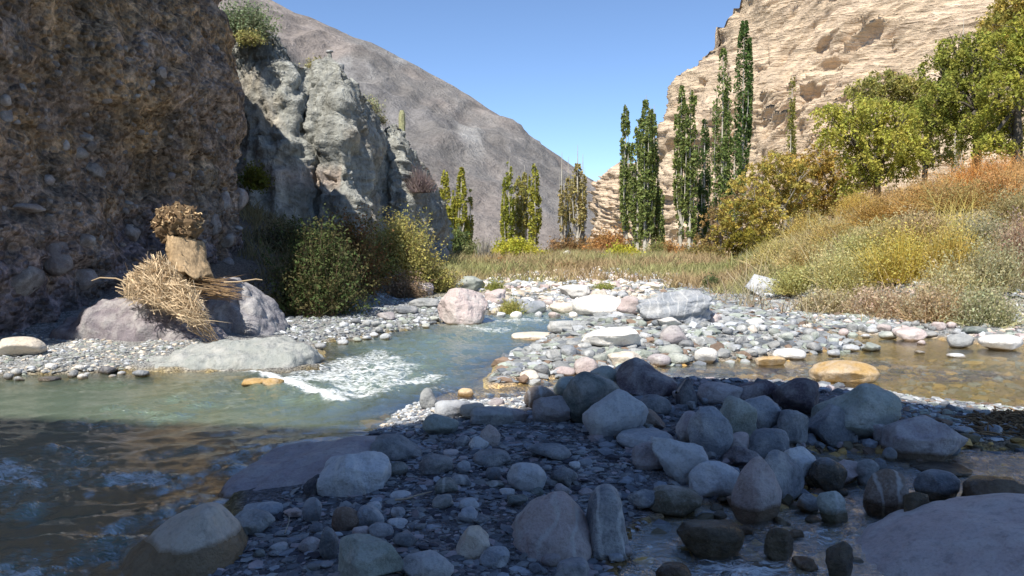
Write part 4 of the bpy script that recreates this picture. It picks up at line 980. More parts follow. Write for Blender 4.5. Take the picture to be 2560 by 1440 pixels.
scatter(18, [(2150, 800), (2560, 815), (2560, 875), (2350, 860), (2180, 850), (2020, 830)], (18, 36), ['pale', 'sage', 'grey', 'pink'], ['slab', 'oval', 'angular'], 'by the right stream', 'stones of the right bank', scale_far=False)
scatter(18, [(730, 835), (900, 800), (1090, 790), (1090, 822), (900, 856), (790, 868)], (16, 30), ['pale', 'slate', 'grey', 'sage'], ['slab', 'angular', 'oval'], 'on the left bank', 'stones of the left gravel bank', scale_far=False)
scatter(12, [(10, 905), (200, 905), (330, 925), (300, 945), (20, 948)], (14, 28), ['pale', 'white', 'grey', 'slate'], ['slab', 'angular'], 'at the cliff foot', 'stones of the white gravel strip', scale_far=False)
scatter(16, [(2210, 985), (2380, 1000), (2560, 1040), (2560, 1085), (2420, 1100), (2400, 1050)], (18, 36), ['grey', 'sage', 'slate', 'pale'], ['slab', 'angular'], 'on the spit', 'flat stones of the right spit')

# ---- pebbles and shards nobody could count
def pebbles(name, poly_px, n, smin, smax, cols, flat, label, seed, dens_pow=1.0, tri=True, lvl=1, wetok=False, lift=0.08):
    rng = np.random.RandomState(seed); W = np.array([gp(*p) for p in poly_px]); lo, hi = W.min(0), W.max(0)
    P = rng.uniform(lo, hi, (n * 6, 2)); ok = seg_dist(P, W) < 0; P = P[ok]
    # more of the small ones close by, where they can be seen
    keepp = rng.rand(len(P)) < np.clip((6.5 / P[:, 1]) ** dens_pow, 0, 1); P = P[keepp][:n]
    z, s, *_ = ground(P[:, 0], P[:, 1], True)
    if not wetok: P = P[s > -0.12]; z = z[s > -0.12]
    m = len(P); V0, F0 = ico(lvl)
    protos = []
    for k in range(10):
        V, _f = rock_shape(lvl, ['angular', 'slab', 'angular', 'block'][k % 4], 900 + k + seed); protos.append(V)
    protos = np.array(protos); pi = rng.randint(0, 10, m)
    size = smin + (smax - smin) * rng.rand(m) ** 2.6
    S = np.stack([size * rng.uniform(0.8, 1.5, m), size * rng.uniform(0.6, 1.1, m), size * rng.uniform(flat * 0.6, flat * 1.5, m)], 1)
    V = protos[pi] * S[:, None, :]
    yaw = rng.uniform(0, 6.28, m); tx = rng.normal(0, 0.28, m)
    c, s_ = np.cos(tx)[:, None], np.sin(tx)[:, None]
    V = np.stack([V[..., 0], V[..., 1] * c - V[..., 2] * s_, V[..., 1] * s_ + V[..., 2] * c], 2)
    c, s_ = np.cos(yaw)[:, None], np.sin(yaw)[:, None]
    V = np.stack([V[..., 0] * c - V[..., 1] * s_, V[..., 0] * s_ + V[..., 1] * c, V[..., 2]], 2)
    ctr = np.stack([P[:, 0], P[:, 1], z + S[:, 2] * lift], 1)
    V = V + ctr[:, None, :]
    cc = np.array([COL[c] for c in cols])[rng.randint(0, len(cols), m)] * rng.uniform(0.7, 1.25, (m, 1))
    F = F0[None] + (np.arange(m) * len(V0))[:, None, None]
    o = mk(name, V.reshape(-1, 3), F.reshape(-1, 3), M_PEB, None, np.repeat(cc, len(V0), 0), False)
    tag(o, label, 'pebbles', None, 'stuff'); return o
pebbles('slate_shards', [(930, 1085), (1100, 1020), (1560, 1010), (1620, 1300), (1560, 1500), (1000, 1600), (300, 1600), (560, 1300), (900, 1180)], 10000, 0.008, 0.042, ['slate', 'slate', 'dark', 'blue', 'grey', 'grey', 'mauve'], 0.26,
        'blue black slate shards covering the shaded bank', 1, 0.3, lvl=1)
pebbles('heap_pebbles', [(1380, 1000), (1700, 940), (2050, 960), (2280, 1080), (2050, 1200), (1600, 1270), (1500, 1150)], 1800, 0.02, 0.07, ['slate', 'blue', 'dark', 'mauve', 'grey'], 0.6, 'small cobbles between the heaped boulders', 2, 0.2)
pebbles('bar_pebbles', [(1215, 975), (1300, 890), (1420, 845), (1520, 790), (1720, 755), (2010, 790), (2260, 850), (2160, 890), (1940, 905), (1560, 955)], 9500, 0.012, 0.12, ['pale', 'sage', 'grey', 'grey', 'slate', 'slate', 'grey', 'sage', 'grey', 'brown'], 0.45,
        'pale grey cobbles and gravel of the sunlit bar', 3, 0.25, lvl=1)
pebbles('shore_gravel', [(935, 1080), (980, 1020), (1100, 1000), (1330, 1000), (1300, 1060), (1120, 1090), (1000, 1100)], 2200, 0.008, 0.035, ['pale', 'cream', 'grey', 'slate', 'pale'], 0.5, 'light gravel in sun at the river edge', 4, 0.0, lvl=1)
pebbles('white_gravel', [(-300, 960), (-200, 880), (210, 893), (330, 905), (520, 862), (520, 900), (380, 930), (300, 950)], 3400, 0.010, 0.042, ['sage', 'grey', 'pale', 'grey', 'cream'], 0.5, 'white gravel strip at the foot of the cliff', 5, 0.0, lvl=1)
pebbles('bank_gravel', [(690, 875), (700, 830), (900, 800), (1000, 780), (1120, 780), (1120, 822), (900, 864), (805, 880)], 3600, 0.012, 0.06, ['sage', 'grey', 'grey', 'pale', 'slate'], 0.5, 'light gravel bank along the left side of the river', 6, 0.0, lvl=1)
pebbles('spit_gravel', [(2180, 985), (2400, 1005), (2700, 1035), (2700, 1100), (2420, 1106), (2240, 1110)], 2600, 0.012, 0.05, ['grey', 'sage', 'slate', 'pale', 'brown'], 0.4, 'flat shards of the right spit', 7, 0.0, lvl=1)
pebbles('far_gravel', [(1160, 800), (1230, 740), (1500, 725), (1700, 740), (1640, 790), (1450, 790)], 2200, 0.03, 0.14, ['cream', 'white', 'pink', 'pale', 'grey'], 0.6, 'pale rubble of the far river bank', 8, 0.0, lvl=1)
pebbles('bank_rubble', [(1960, 842), (1900, 815), (2150, 812), (2700, 815), (2700, 880), (2440, 872), (2200, 850)], 1600, 0.02, 0.09, ['pale', 'sage', 'grey', 'cream', 'pink'], 0.5, 'grey rubble between the right stream and the dry scrub', 9, 0.0, lvl=1)
pebbles('bed_stones', [(-300, 960), (800, 950), (1000, 1000), (900, 1100), (560, 1190), (520, 1300), (300, 1600), (-700, 1600)], 1500, 0.03, 0.13, ['ochre', 'brown', 'olive', 'grey'], 0.5, 'brown stones on the bed of the river', 10, 0.0, lvl=1, wetok=True, lift=-0.1)
pebbles('stream_bed_stones', [(2000, 1115), (2700, 1100), (2700, 1500), (1500, 1600), (1640, 1300), (2000, 1220)], 1500, 0.02, 0.09, ['brown', 'olive', 'slate', 'ochre'], 0.5, 'brown stones under the near stream', 12, 0.0, lvl=1, wetok=True, lift=0.2)
pebbles('side_stream_stones', [(1100, 1000), (1650, 930), (2060, 900), (2700, 885), (2700, 1040), (2060, 968), (1560, 975)], 1500, 0.02, 0.10, ['ochre', 'brown', 'olive', 'grey'], 0.5, 'ochre stones under the right stream', 13, 0.0, lvl=1, wetok=True, lift=0.1)

# ------------------------------------------------------------------ driftwood on the left boulder
rngD = np.random.RandomState(5)
lg0 = at_depth(455, 590, 11.5); lg1 = at_depth(478, 688, 11.35)
log_root = empty('driftwood_log', at_depth(475, 690, 11.4))
tag(log_root, 'bleached log standing root end up on the purple boulder under the cliff', 'driftwood')
# trunk
nt_, na_ = 30, 40
tt = np.linspace(0, 1, nt_)[:, None]; aa = np.linspace(0, 2 * math.pi, na_, endpoint=False)[None]
axis = lg1 - lg0
jag = 0.07 * np.sin(aa * 5) + 0.05 * np.sin(aa * 11 + 1)
cen = lg0[None, None] + axis[None, None] * (tt * (1 + jag))[..., None]
rad = 0.25 + 0.06 * tt + 0.02 * np.sin(aa * 3 + 0.8) + 0.008 * np.sin(aa * 7 + tt * 2.5)
rad = np.broadcast_to(rad, (nt_, na_)).copy(); rad[-1] *= 0.6; rad[-2] *= 0.93
VT = cen + rad[..., None] * np.stack([np.cos(aa) + 0 * tt, np.sin(aa) * 0.9 + 0 * tt, 0.25 * -np.cos(aa) + 0 * tt], 2)
VT = VT.reshape(-1, 3); VT += (fbm(VT * np.array([12, 12, 3.0]), 4, 131) * 0.035)[:, None]
capi = len(VT); VT = np.vstack([VT, VT[:na_].mean(0), VT[-na_:].mean(0)])
bagT = Bag(); ccT = np.full((len(VT), 3), 1.0) * np.array([0.37, 0.265, 0.155]) * (1 + 0.35 * fbm(VT * np.array([12, 12, 2]), 3, 132))[:, None]
bagT.V.append(VT.astype(np.float32)); bagT.c.append(ccT.astype(np.float32)); bagT.n = len(VT); bagT.Q.append(gridfaces(na_, nt_, True))
k = np.arange(na_); bagT.T.append(np.stack([k, (k + 1) % na_, k * 0 + capi], 1)); k2 = k + na_ * (nt_ - 1); bagT.T.append(np.stack([k2, (k + 1) % na_ + na_ * (nt_ - 1), k * 0 + capi + 1], 1))
bagT.build('trunk', M_WOOD, log_root, True)
# root plate: lumpy core and many snapped, curling roots
rc = at_depth(444, 564, 11.5); V, F = ico(4)
VR = V * np.array([0.36, 0.29, 0.33]); VR = VR + V * (fbm(V * 3.0, 4, 133) * 0.10 - 0.03)[:, None] + rc
bagR = Bag(); bagR.add(VR, F, np.array([0.15, 0.10, 0.055])); 
bagR.build('root_ball', M_WOOD, log_root, False)
bagC = Bag()
for i in range(480):
    d = rngD.normal(size=3); d[2] = abs(d[2]) * 0.8 - 0.2; d /= np.linalg.norm(d)
    p = rc + d * np.array([0.30, 0.26, 0.27]); L = rngD.uniform(0.06, 0.17); pts = [p - d * 0.05]
    v = d.copy()
    for q in range(6): v = v + rngD.normal(size=3) * 0.55; v /= np.linalg.norm(v); pts.append(pts[-1] + v * L / 5)
    w = rngD.uniform(0.010, 0.028); litc = rngD.uniform(0.6, 1.4)
    base_c = np.array([0.55, 0.40, 0.23]) if rngD.rand() < 0.6 else np.array([0.16, 0.10, 0.055])
    tube_into(bagC, pts, np.linspace(w, w * 0.3, len(pts)), base_c * litc, 4)
rt = bagC.build('roots', M_WOOD, log_root, False)

# reed bundle heaped against the log
reed = Bag(); poly = np.array([(405, 640), (362, 660), (318, 700), (300, 735), (340, 752), (410, 770), (455, 800), (500, 812), (515, 790), (495, 745), (465, 705), (430, 668)], float)
def in_many(poly, n, rng):
    lo, hi = poly.min(0), poly.max(0); P = rng.uniform(lo, hi, (n * 5, 2)); return P[seg_dist(P, poly) < 0][:n]
Pp = in_many(poly, 2600, rngD)
Pts = np.array([at_depth(a, b, 10.95 + 0.004 * (700 - b) * 0.6 + d) for (a, b), d in zip(Pp, rngD.uniform(-0.12, 0.25, len(Pp)))])
gA_ = perlin(Pts * 5.0, 145)[:, None] * np.array([[2.2, 0, 0]]) + perlin(Pts * 5.0, 146)[:, None] * np.array([[0, 0, 2.2]])
D = np.stack([rngD.normal(0.55, 0.45, len(Pts)), rngD.normal(-0.1, 0.3, len(Pts)), rngD.normal(-0.5, 0.4, len(Pts))], 1) + gA_ * 0.6
c1 = np.array([0.74, 0.58, 0.38]) * rngD.uniform(0.3, 1.3, (len(Pts), 1))
L = rngD.uniform(0.08, 0.27, len(Pts)) * np.where(rngD.rand(len(Pts)) < 0.06, 2.0, 1.0); Pts = Pts - D / np.linalg.norm(D, axis=1)[:, None] * (L * 0.5)[:, None]
ribbons_into(reed, Pts, D, L, rngD.uniform(0.002, 0.009, len(Pts)), rngD, c1, 0.3, 3)
lowp = in_many(np.array([(440, 760), (500, 770), (560, 860), (500, 850)], float), 120, rngD)
Pt2 = np.array([at_depth(a, b, 10.85) for a, b in lowp]); D2 = np.stack([rngD.normal(0.6, 0.2, len(Pt2)), rngD.normal(0, 0.2, len(Pt2)), rngD.normal(-0.7, 0.2, len(Pt2))], 1)
ribbons_into(reed, Pt2 - D2 * 0.2, D2, rngD.uniform(0.15, 0.4, len(Pt2)), 0.006, rngD, (0.5, 0.37, 0.22), 0.1, 2)
core_V, core_F = ico(3)
cc_ = at_depth(405, 728, 11.35)
Vc = core_V * np.array([0.42, 0.26, 0.24]); Vc = np.stack([Vc[:, 0], Vc[:, 1], Vc[:, 2] - Vc[:, 0] * 0.45], 1) + core_V * (fbm(core_V * 3, 3, 141) * 0.10)[:, None] + cc_
reed.add(Vc, core_F, (0.30, 0.20, 0.11))
tag(reed.build('reed_bundle', M_STRAW, None, False, cc_), 'heap of bleached reeds and straw tangled on the purple boulder below the log', 'reed heap')
# brown stalks pushed out to the right below the log
stk = Bag()
Ps = in_many(np.array([(450, 690), (560, 700), (590, 745), (560, 752), (480, 720)], float), 190, rngD)
Pt = np.array([at_depth(a, b, 11.35 + rngD.uniform(-0.15, 0.15)) for a, b in Ps]); Dd = np.stack([rngD.normal(1, 0.1, len(Pt)), rngD.normal(0, 0.15, len(Pt)), rngD.normal(-0.12, 0.14, len(Pt))], 1)
Ls = rngD.uniform(0.4, 0.95, len(Pt)); Pt = Pt - Dd * (Ls * 0.5)[:, None]
ribbons_into(stk, Pt, Dd, Ls, rngD.uniform(0.004, 0.009, len(Pt)), rngD, np.array([0.34, 0.23, 0.13]) * rngD.uniform(0.6, 1.3, (len(Pt), 1)), -0.06, 3)
tag(stk.build('stalk_bundle', M_STRAW, None, False, at_depth(520, 720, 11.3)), 'flat bundle of brown stalks sticking out right from under the log', 'stalk bundle')
for pts, lab in (([(560, 706), (600, 704), (640, 698), (656, 700)], 'single pale reed stalk poking right beyond the stalk bundle'),
                 ([(316, 706), (290, 696), (250, 694), (228, 702)], 'thin curved reed stalk drooping left from the reed heap')):
    bg_ = Bag(); tube_into(bg_, [at_depth(a, b, 11.2) for a, b in pts], [0.012, 0.01, 0.009, 0.006], (0.52, 0.40, 0.26), 5)
    tag(bg_.build('reed_stalk', M_STRAW, None, False, at_depth(*pts[0], 11.2)), lab, 'reed stalk')
# twigs on the near bank, washed-up roots on the spit
def ground_stick(pts, r, col, name, lab, cat, lift=0.02):
    w = []
    for a, b in pts:
        g = hit(a, b); w.append(g + np.array([0, 0, lift]))
    bg_ = Bag(); tube_into(bg_, w, np.linspace(r, r * 0.5, len(w)), col, 6)
    tag(bg_.build(name, M_BARK, None, True, w[0]), lab, cat)
ground_stick([(988, 1262), (1015, 1260), (1045, 1250), (1080, 1241)], 0.007, (0.42, 0.33, 0.24), 'twig', 'pale curved twig lying on the slate bank right of the square blue grey boulder', 'twig', 0.03)
ground_stick([(712, 1352), (722, 1325), (724, 1305)], 0.004, (0.40, 0.36, 0.28), 'twig', 'short thin twig standing among shards above the green grey boulder', 'twig', 0.04)
ground_stick([(1690, 1058), (1702, 1035), (1716, 1012)], 0.012, (0.22, 0.19, 0.17), 'branch', 'grey forked branch caught between boulders in the heap', 'branch', 0.25)
ground_stick([(1480, 1098), (1530, 1092), (1575, 1096), (1610, 1090)], 0.006, (0.20, 0.13, 0.08), 'twig', 'brown twig caught under the pale streaked boulder', 'twig', 0.05)
tang = Bag()
for i in range(150):
    a, b = rngD.uniform(2440, 2570), rngD.uniform(1035, 1092); g = hit(a, b); v = rngD.normal(size=3) * np.array([1, 0.6, 0.3]); v /= np.linalg.norm(v); pts = [g + np.array([0, 0, 0.02])]
    for q in range(5): v = v + rngD.normal(size=3) * 0.4; v[2] = abs(v[2]) * 0.5 * (1 if q < 2 else -1); pts.append(pts[-1] + v / np.linalg.norm(v) * 0.05)
    tube_into(tang, pts, np.linspace(0.009, 0.003, 6), np.array([0.20, 0.13, 0.07]) * rngD.uniform(0.6, 1.5), 4)
tag(tang.build('root_tangle', M_BARK, None, False, hit(2500, 1070)), 'tangle of brown washed up roots on the gravel spit at the right edge', 'roots')

# ------------------------------------------------------------------ stones bedded in the brown cliff
from mathutils.bvhtree import BVHTree
def bvh_of(o):
    me = o.data; co = np.empty(len(me.vertices) * 3, np.float32); me.vertices.foreach_get('co', co)
    vi = np.empty(len(me.loops), np.int32); me.loops.foreach_get('vertex_index', vi)
    return BVHTree.FromPolygons([tuple(v) for v in co.reshape(-1, 3).tolist()], vi.reshape(-1, 4).tolist())
bv = bvh_of(cl)
def cliff_hit(bv, px, py):
    r = ray(px, py); o = Vector((0, 0, CAMZ)); d = Vector(r.tolist()).normalized()
    h = bv.ray_cast(o, d, 300); return None if h[0] is None else np.array(h[0])
def bedded(px, py, w, h, colour, kind, seed, sink=0.5, o_parent=cl):
    p = cliff_hit(bv, px, py)
    if p is None: return
    a = w / 2 / FPX * p[1]; c = h / 2 / FPX * p[1]; V, F = rock_shape(3 if w > 30 else 2, kind, seed, rngD.uniform(-20, 20))
    ctr = p + np.array([-0.95, 0.3, 0]) * a * sink
    o = mk('stone', V * np.array([a, a * 0.8, c]) + ctr, F, M_STONE, o_parent, None, True, None, ctr); o.color = (*colour, 1); o['wetz'] = -5.0
for i, (px, py, w, h, cn, kd) in enumerate([(198, 382, 66, 34, 'slate', 'oval'), (232, 362, 40, 34, 'slate', 'angular'), (165, 362, 30, 34, 'mauve', 'round'), (215, 345, 52, 34, 'dark', 'angular'), (240, 425, 60, 40, 'slate', 'rough'),
        (52, 218, 44, 22, 'grey', 'oval'), (15, 250, 40, 30, 'mauve', 'oval'), (300, 118, 30, 20, 'slate', 'oval'), (230, 112, 24, 20, 'dark', 'round'), (330, 152, 34, 18, 'brown', 'slab'), (405, 180, 40, 30, 'mauve', 'oval'),
        (380, 205, 34, 22, 'slate', 'slab'), (478, 272, 22, 30, 'slate', 'oval'), (500, 250, 34, 22, 'mauve', 'block'), (548, 312, 22, 20, 'grey', 'round'), (510, 212, 26, 14, 'brown', 'slab'), (560, 345, 20, 16, 'slate', 'oval'),
        (20, 290, 40, 40, 'mauve', 'block'), (105, 320, 60, 20, 'brown', 'slab'), (70, 520, 110, 26, 'mauve', 'slab'), (330, 585, 60, 50, 'mauve', 'block'), (210, 600, 70, 60, 'slate', 'block'), (150, 640, 80, 100, 'mauve', 'wedge'),
        (560, 500, 56, 70, 'mauve', 'block'), (602, 500, 56, 62, 'pink', 'wedge'), (540, 560, 40, 60, 'mauve', 'angular'), (575, 600, 50, 40, 'brown', 'oval'), (60, 700, 120, 90, 'slate', 'block'), (606, 640, 60, 40, 'pink', 'block'), (600, 672, 44, 38, 'slate', 'round'), (575, 660, 40, 34, 'mauve', 'block'), (220, 700, 90, 70, 'mauve', 'block'), (300, 480, 36, 22, 'brown', 'oval'),
        (430, 440, 30, 20, 'mauve', 'oval'), (120, 450, 44, 30, 'mauve', 'oval'), (355, 330, 26, 16, 'slate', 'oval'), (270, 250, 30, 18, 'mauve', 'oval'), (140, 160, 26, 18, 'slate', 'oval')]):
    bedded(px, py, w, h, np.array(COL[cn]) * 0.35 + np.array([0.13, 0.10, 0.075]), kd, 300 + i)
for i in range(120):
    px, py = rngD.uniform(0, 600), rngD.uniform(90, 640); w = rngD.uniform(10, 26)
    bedded(px, py, w, w * rngD.uniform(0.5, 0.8), np.array(COL[['mauve', 'brown', 'slate', 'grey'][rngD.randint(4)]]) * 0.35 + np.array([0.13, 0.10, 0.075]), ['oval', 'block', 'slab'][rngD.randint(3)], 400 + i)

# ------------------------------------------------------------------ plants
rngP = np.random.RandomState(21)
def jit(c, n, v=0.25):
    c = np.asarray(c, float); return c * rngP.uniform(1 - v, 1 + v, (n, 1)) * rngP.uniform(1 - v * 0.25, 1 + v * 0.25, (n, 3))

def poplar(cx, top, D, w, cols, n, label, group, base_t=0.04, stems=6, sparse=0.0, bare_top=0.0, leaf=0.13, lean=0.0, trunkc=(0.50, 0.46, 0.38)):
    b = at_depth(cx, 650, D); zb = float(ground(b[0], b[1])[0]) - 0.1; b[2] = zb
    H = at_depth(cx, top, D)[2] - zb; R = w * 1.15 / 2 / FPX * D; n = int(n * 1.35); leaf *= 0.86
    root = empty('poplar_tree', b); tag(root, label, 'poplar tree', group)
    tb = Bag(); lb = Bag()
    tube_into(tb, [b, b + [0.03, 0, H * 0.3], b + [0, 0.05, H * 0.62], b + [0, 0, H]], [0.16, 0.12, 0.07, 0.012], trunkc, 6)
    fl_ = [(0.0, 0.0, base_t + 0.08, 1 - bare_top, R * 0.8)]
    for k in range(stems):
        a = rngP.uniform(0, 6.28); rr = R * rngP.uniform(0.35, 0.85); t0 = rngP.uniform(base_t, base_t + 0.32); t1 = rngP.uniform(0.55, 0.97 - bare_top)
        x, y = math.cos(a) * rr, math.sin(a) * rr
        fl_.append((x, y, t0, t1, R * rngP.uniform(0.28, 0.5)))
        tube_into(tb, [b + [0, 0, H * max(0.02, t0 - 0.12)], b + [x * 0.7, y * 0.7, H * t0], b + [x, y, H * (t0 + t1) / 2], b + [x * 0.85, y * 0.85, H * t1 * (1 + bare_top * 0.8)]], [0.06, 0.05, 0.035, 0.008], trunkc, 4)
    wts = np.array([(f[3] - f[2]) * f[4] for f in fl_]); wts /= wts.sum()
    for f, wt in zip(fl_, wts):
        m = int(n * wt * 1.35); t = rngP.uniform(0, 1, m) ** 0.95; r = f[4] * np.sin(np.pi * np.clip(t * 0.86 + 0.10, 0, 1)) ** 0.55 * rngP.uniform(0.15, 1, m) ** 0.5
        a = rngP.uniform(0, 6.28, m); z = H * (f[2] + (f[3] - f[2]) * t)
        P = np.stack([b[0] + f[0] + np.cos(a) * r, b[1] + f[1] + np.sin(a) * r, zb + z], 1)
        g = perlin(P * np.array([2.2, 2.2, 1.1]), 151); P = P[g > -0.14 + sparse]; m = len(P)
        c = jit(cols[0], m, 0.3); sel = rngP.rand(m) < 0.35; c[sel] = jit(cols[1], sel.sum(), 0.3)
        leaves_into(lb, P, leaf, rngP, c, 0.7)
    tb.build('trunk', M_BARK, root, True); lb.build('crown', M_LEAF, root)
    return root
GRN = ((0.20, 0.24, 0.075), (0.26, 0.30, 0.10)); YEL = ((0.40, 0.38, 0.07), (0.29, 0.29, 0.06)); BRN = ((0.42, 0.35, 0.14), (0.32, 0.27, 0.11)); OLV = ((0.42, 0.38, 0.11), (0.31, 0.30, 0.10))
gA = 'yellow green poplars behind the ridge'; gB = 'yellow green poplars in the middle of the valley'; gC = 'thin bare topped poplars'; gD = 'tall green poplars before the cream cliff'
for a in [
 (1098, 470, 62, 20, YEL, 1100, 'leftmost low yellow green poplar just clear of the grey ridge', gA, {}),
 (1114, 424, 60, 30, YEL, 1900, 'pointed yellow green poplar second from the grey ridge', gA, {}),
 (1136, 462, 64, 18, YEL, 900, 'short dark poplar between the two pointed ones by the ridge', gA, {}),
 (1154, 419, 60, 34, YEL, 2100, 'tallest yellow green poplar of the clump beside the ridge', gA, {}),
 (1176, 474, 61, 18, OLV, 700, 'thin rightmost poplar of the clump beside the ridge', gA, dict(sparse=0.1)),
 (1261, 470, 66, 18, YEL, 900, 'low poplar at the left side of the middle clump', gB, {}),
 (1273, 396, 64, 28, ((0.32, 0.33, 0.06), (0.21, 0.23, 0.05)), 2200, 'tallest darkest poplar of the middle clump', gB, {}),
 (1296, 440, 66, 28, OLV, 1500, 'pale brownish poplar with a broken outline in the middle clump', gB, dict(sparse=0.08)),
 (1311, 412, 67, 22, OLV, 1100, 'thin topped pale poplar in the middle clump', gB, dict(sparse=0.12, bare_top=0.08)),
 (1337, 408, 64, 30, YEL, 2200, 'dense pointed poplar at the right of the middle clump', gB, {}),
 (1404, 380, 60, 18, BRN, 520, 'nearly leafless pale poplar with a single bare stem', gC, dict(sparse=0.15, bare_top=0.32)),
 (1420, 392, 61, 28, BRN, 900, 'brownish poplar with leaves only below its bare tips', gC, dict(sparse=0.12, bare_top=0.2)),
 (1443, 362, 60, 40, BRN, 1700, 'widest of the thin brownish poplars with two bare tips', gC, dict(sparse=0.08, bare_top=0.17, base_t=0.2)),
 (1456, 385, 62, 20, BRN, 700, 'rightmost thin brownish poplar', gC, dict(sparse=0.1, bare_top=0.15)),
 (1562, 262, 58, 30, GRN, 2600, 'tall narrow green poplar leftmost before the cream cliff', gD, {}),
 (1592, 300, 57, 34, GRN, 2400, 'green poplar just right of the leftmost tall one', gD, dict(sparse=-0.1)),
 (1612, 238, 56, 42, GRN, 4200, 'broad green poplar reaching above the cliff edge', gD, dict(bare_top=0.03)),
 (1632, 262, 58, 28, GRN, 2200, 'green poplar with twin tips right of the broad one', gD, dict(bare_top=0.06)),
 (1648, 470, 57, 24, GRN, 1200, 'short green poplar at the foot of the cliff shadow', gD, dict(sparse=0.05)),
 (1700, 215, 58, 34, GRN, 3200, 'tall green poplar standing free before the cliff', gD, {}),
 (1722, 225, 58, 34, GRN, 3000, 'green poplar with white stems behind the free standing one', gD, {}),
 (1758, 298, 62, 36, ((0.10, 0.15, 0.05), (0.14, 0.18, 0.06)), 2600, 'dark shorter poplar between the free standing one and the tallest pair', gD, {}),
 (1802, 122, 66, 44, ((0.17, 0.22, 0.07), (0.21, 0.26, 0.08)), 4400, 'very tall poplar left of the tallest one', gD, {}),
 (1852, 52, 68, 50, ((0.10, 0.16, 0.05), (0.14, 0.19, 0.06)), 5200, 'tallest dark green poplar reaching near the top of the picture', gD, dict(base_t=0.28)),
 (1833, 330, 66, 46, ((0.13, 0.19, 0.06), (0.17, 0.23, 0.07)), 3000, 'lower bushy poplar under the tallest one', gD, {}),
 (1973, 188, 74, 30, ((0.28, 0.27, 0.07), (0.22, 0.22, 0.07)), 1800, 'lone yellowish poplar with thin foliage against the cream cliff', gD, dict(sparse=0.06)),
 (2392, 28, 62, 46, ((0.30, 0.27, 0.09), (0.24, 0.23, 0.09)), 1500, 'sparse yellowish poplar behind the willows at the upper right', gD, dict(sparse=0.12, bare_top=0.15)),
]:
    poplar(*a[:8], **a[8])

def lobed_tree(name, label, cat, bx, D, base_py, lobes, cols, nleaf, leaf, trunk_r=0.14, droop=0.45, group=None, trunkc=(0.10, 0.085, 0.065), kink=0.15, zbase=None, soft=0.85, asp=0.35, strandlen=0.7):
    b = at_depth(bx, base_py, D); zg = float(ground(b[0], b[1])[0]) if zbase is None else zbase
    b[2] = min(b[2], zg) if zbase is None else zbase
    root = empty(name, b); tag(root, label, cat, group); tb = Bag(); lb = Bag()
    lobes = [(l[0], l[1], l[2] * 1.13, l[3] * 1.13) for l in lobes]
    area = np.array([l[2] * l[3] for l in lobes], float); area /= area.sum()
    fork = b + (at_depth(bx, min(l[1] for l in lobes) * 0.45 + base_py * 0.55, D) - b) * np.array([1, 1, 1]); 
    tube_into(tb, [b - [0, 0, 0.2], b * 0.5 + fork * 0.5 + [kink * 0.5, 0, 0], fork], [trunk_r * 1.3, trunk_r, trunk_r * 0.8], trunkc, 7)
    for (lx, ly, rx, ry), ar in zip(lobes, area):
        dd = D + rngP.uniform(-1, 1) * rx / FPX * D * 0.9
        c = at_depth(lx, ly, dd); R = np.array([rx, rx * 0.85, ry]) / FPX * D
        mid = fork * 0.45 + c * 0.55 + rngP.normal(size=3) * 0.12 * R[0] * 2; mid[2] -= 0.1 * R[2]
        tube_into(tb, [fork - [0, 0, 0.1], mid, c], [trunk_r * 0.55, trunk_r * 0.35, trunk_r * 0.12], trunkc, 5)
        for q in range(7):
            e = c + rngP.normal(size=3) * R * 0.5; tube_into(tb, [mid * 0.4 + c * 0.6, (c + e) / 2 + [0, 0, 0.1], e], [trunk_r * 0.16, trunk_r * 0.1, 0.008], trunkc, 3)
        ns = max(4, int(nleaf * 1.5 * ar / 12)); leaf_ = leaf * 1.15; u = rngP.normal(size=(ns, 3)); u /= np.linalg.norm(u, axis=1)[:, None]; u[:, 2] = u[:, 2] * 0.9 + 0.1
        rr = rngP.uniform(0.25, 1, ns) ** 0.45 * (1 + 0.25 * perlin(u * 2.2 + lx, 161))
        S = c + u * R * rr[:, None]
        S = S[perlin(S * 1.7, 162) > -0.15 * soft]; ns = len(S)
        t = np.linspace(0, 1, 12)[None, :, None]
        out = (S - c); out[:, 2] = 0; out = out / (np.linalg.norm(out, axis=1)[:, None] + 0.2)
        ln = rngP.uniform(0.4, 1.2, ns)[:, None, None] * strandlen
        P = S[:, None, :] + t * ln * (out[:, None, :] * 0.55 * (1 - t * droop) + np.array([0, 0, 1.0]) * (0.25 - droop * 1.6 * t)) + rngP.normal(size=(ns, 12, 3)) * leaf * 0.8
        cc = jit(cols[0], ns, 0.28); sel = rngP.rand(ns) < 0.4; cc[sel] = jit(cols[1], int(sel.sum()), 0.28)
        trileaves_into(lb, P.reshape(-1, 3), leaf_ * 0.88, rngP, np.repeat(cc, 12, 0), 0.5)
    tb.build('trunk', M_BARK, root, True); lb.build('crown', M_LEAF, root)
    return root
LIME = ((0.50, 0.47, 0.10), (0.37, 0.37, 0.08)); DKG = ((0.36, 0.36, 0.08), (0.24, 0.26, 0.06)); ORG = ((0.50, 0.39, 0.10), (0.37, 0.33, 0.09)); AMB = ((0.50, 0.34, 0.08), (0.38, 0.29, 0.08))
lobed_tree('willow_tree', 'lime green willow with a dark bare lower trunk on the slope', 'willow tree', 2190, 33, 548,
    [(2080, 300, 48, 30), (2130, 275, 48, 30), (2190, 290, 50, 36), (2250, 300, 46, 34), (2110, 345, 55, 34), (2170, 350, 60, 40), (2240, 350, 50, 36), (2140, 400, 46, 34), (2220, 395, 40, 28), (2160, 445, 36, 30), (2250, 420, 50, 26), (2290, 395, 36, 24), (2120, 470, 30, 26), (2190, 440, 28, 24)],
    LIME, 17000, 0.060, 0.15, group='willows of the right slope')
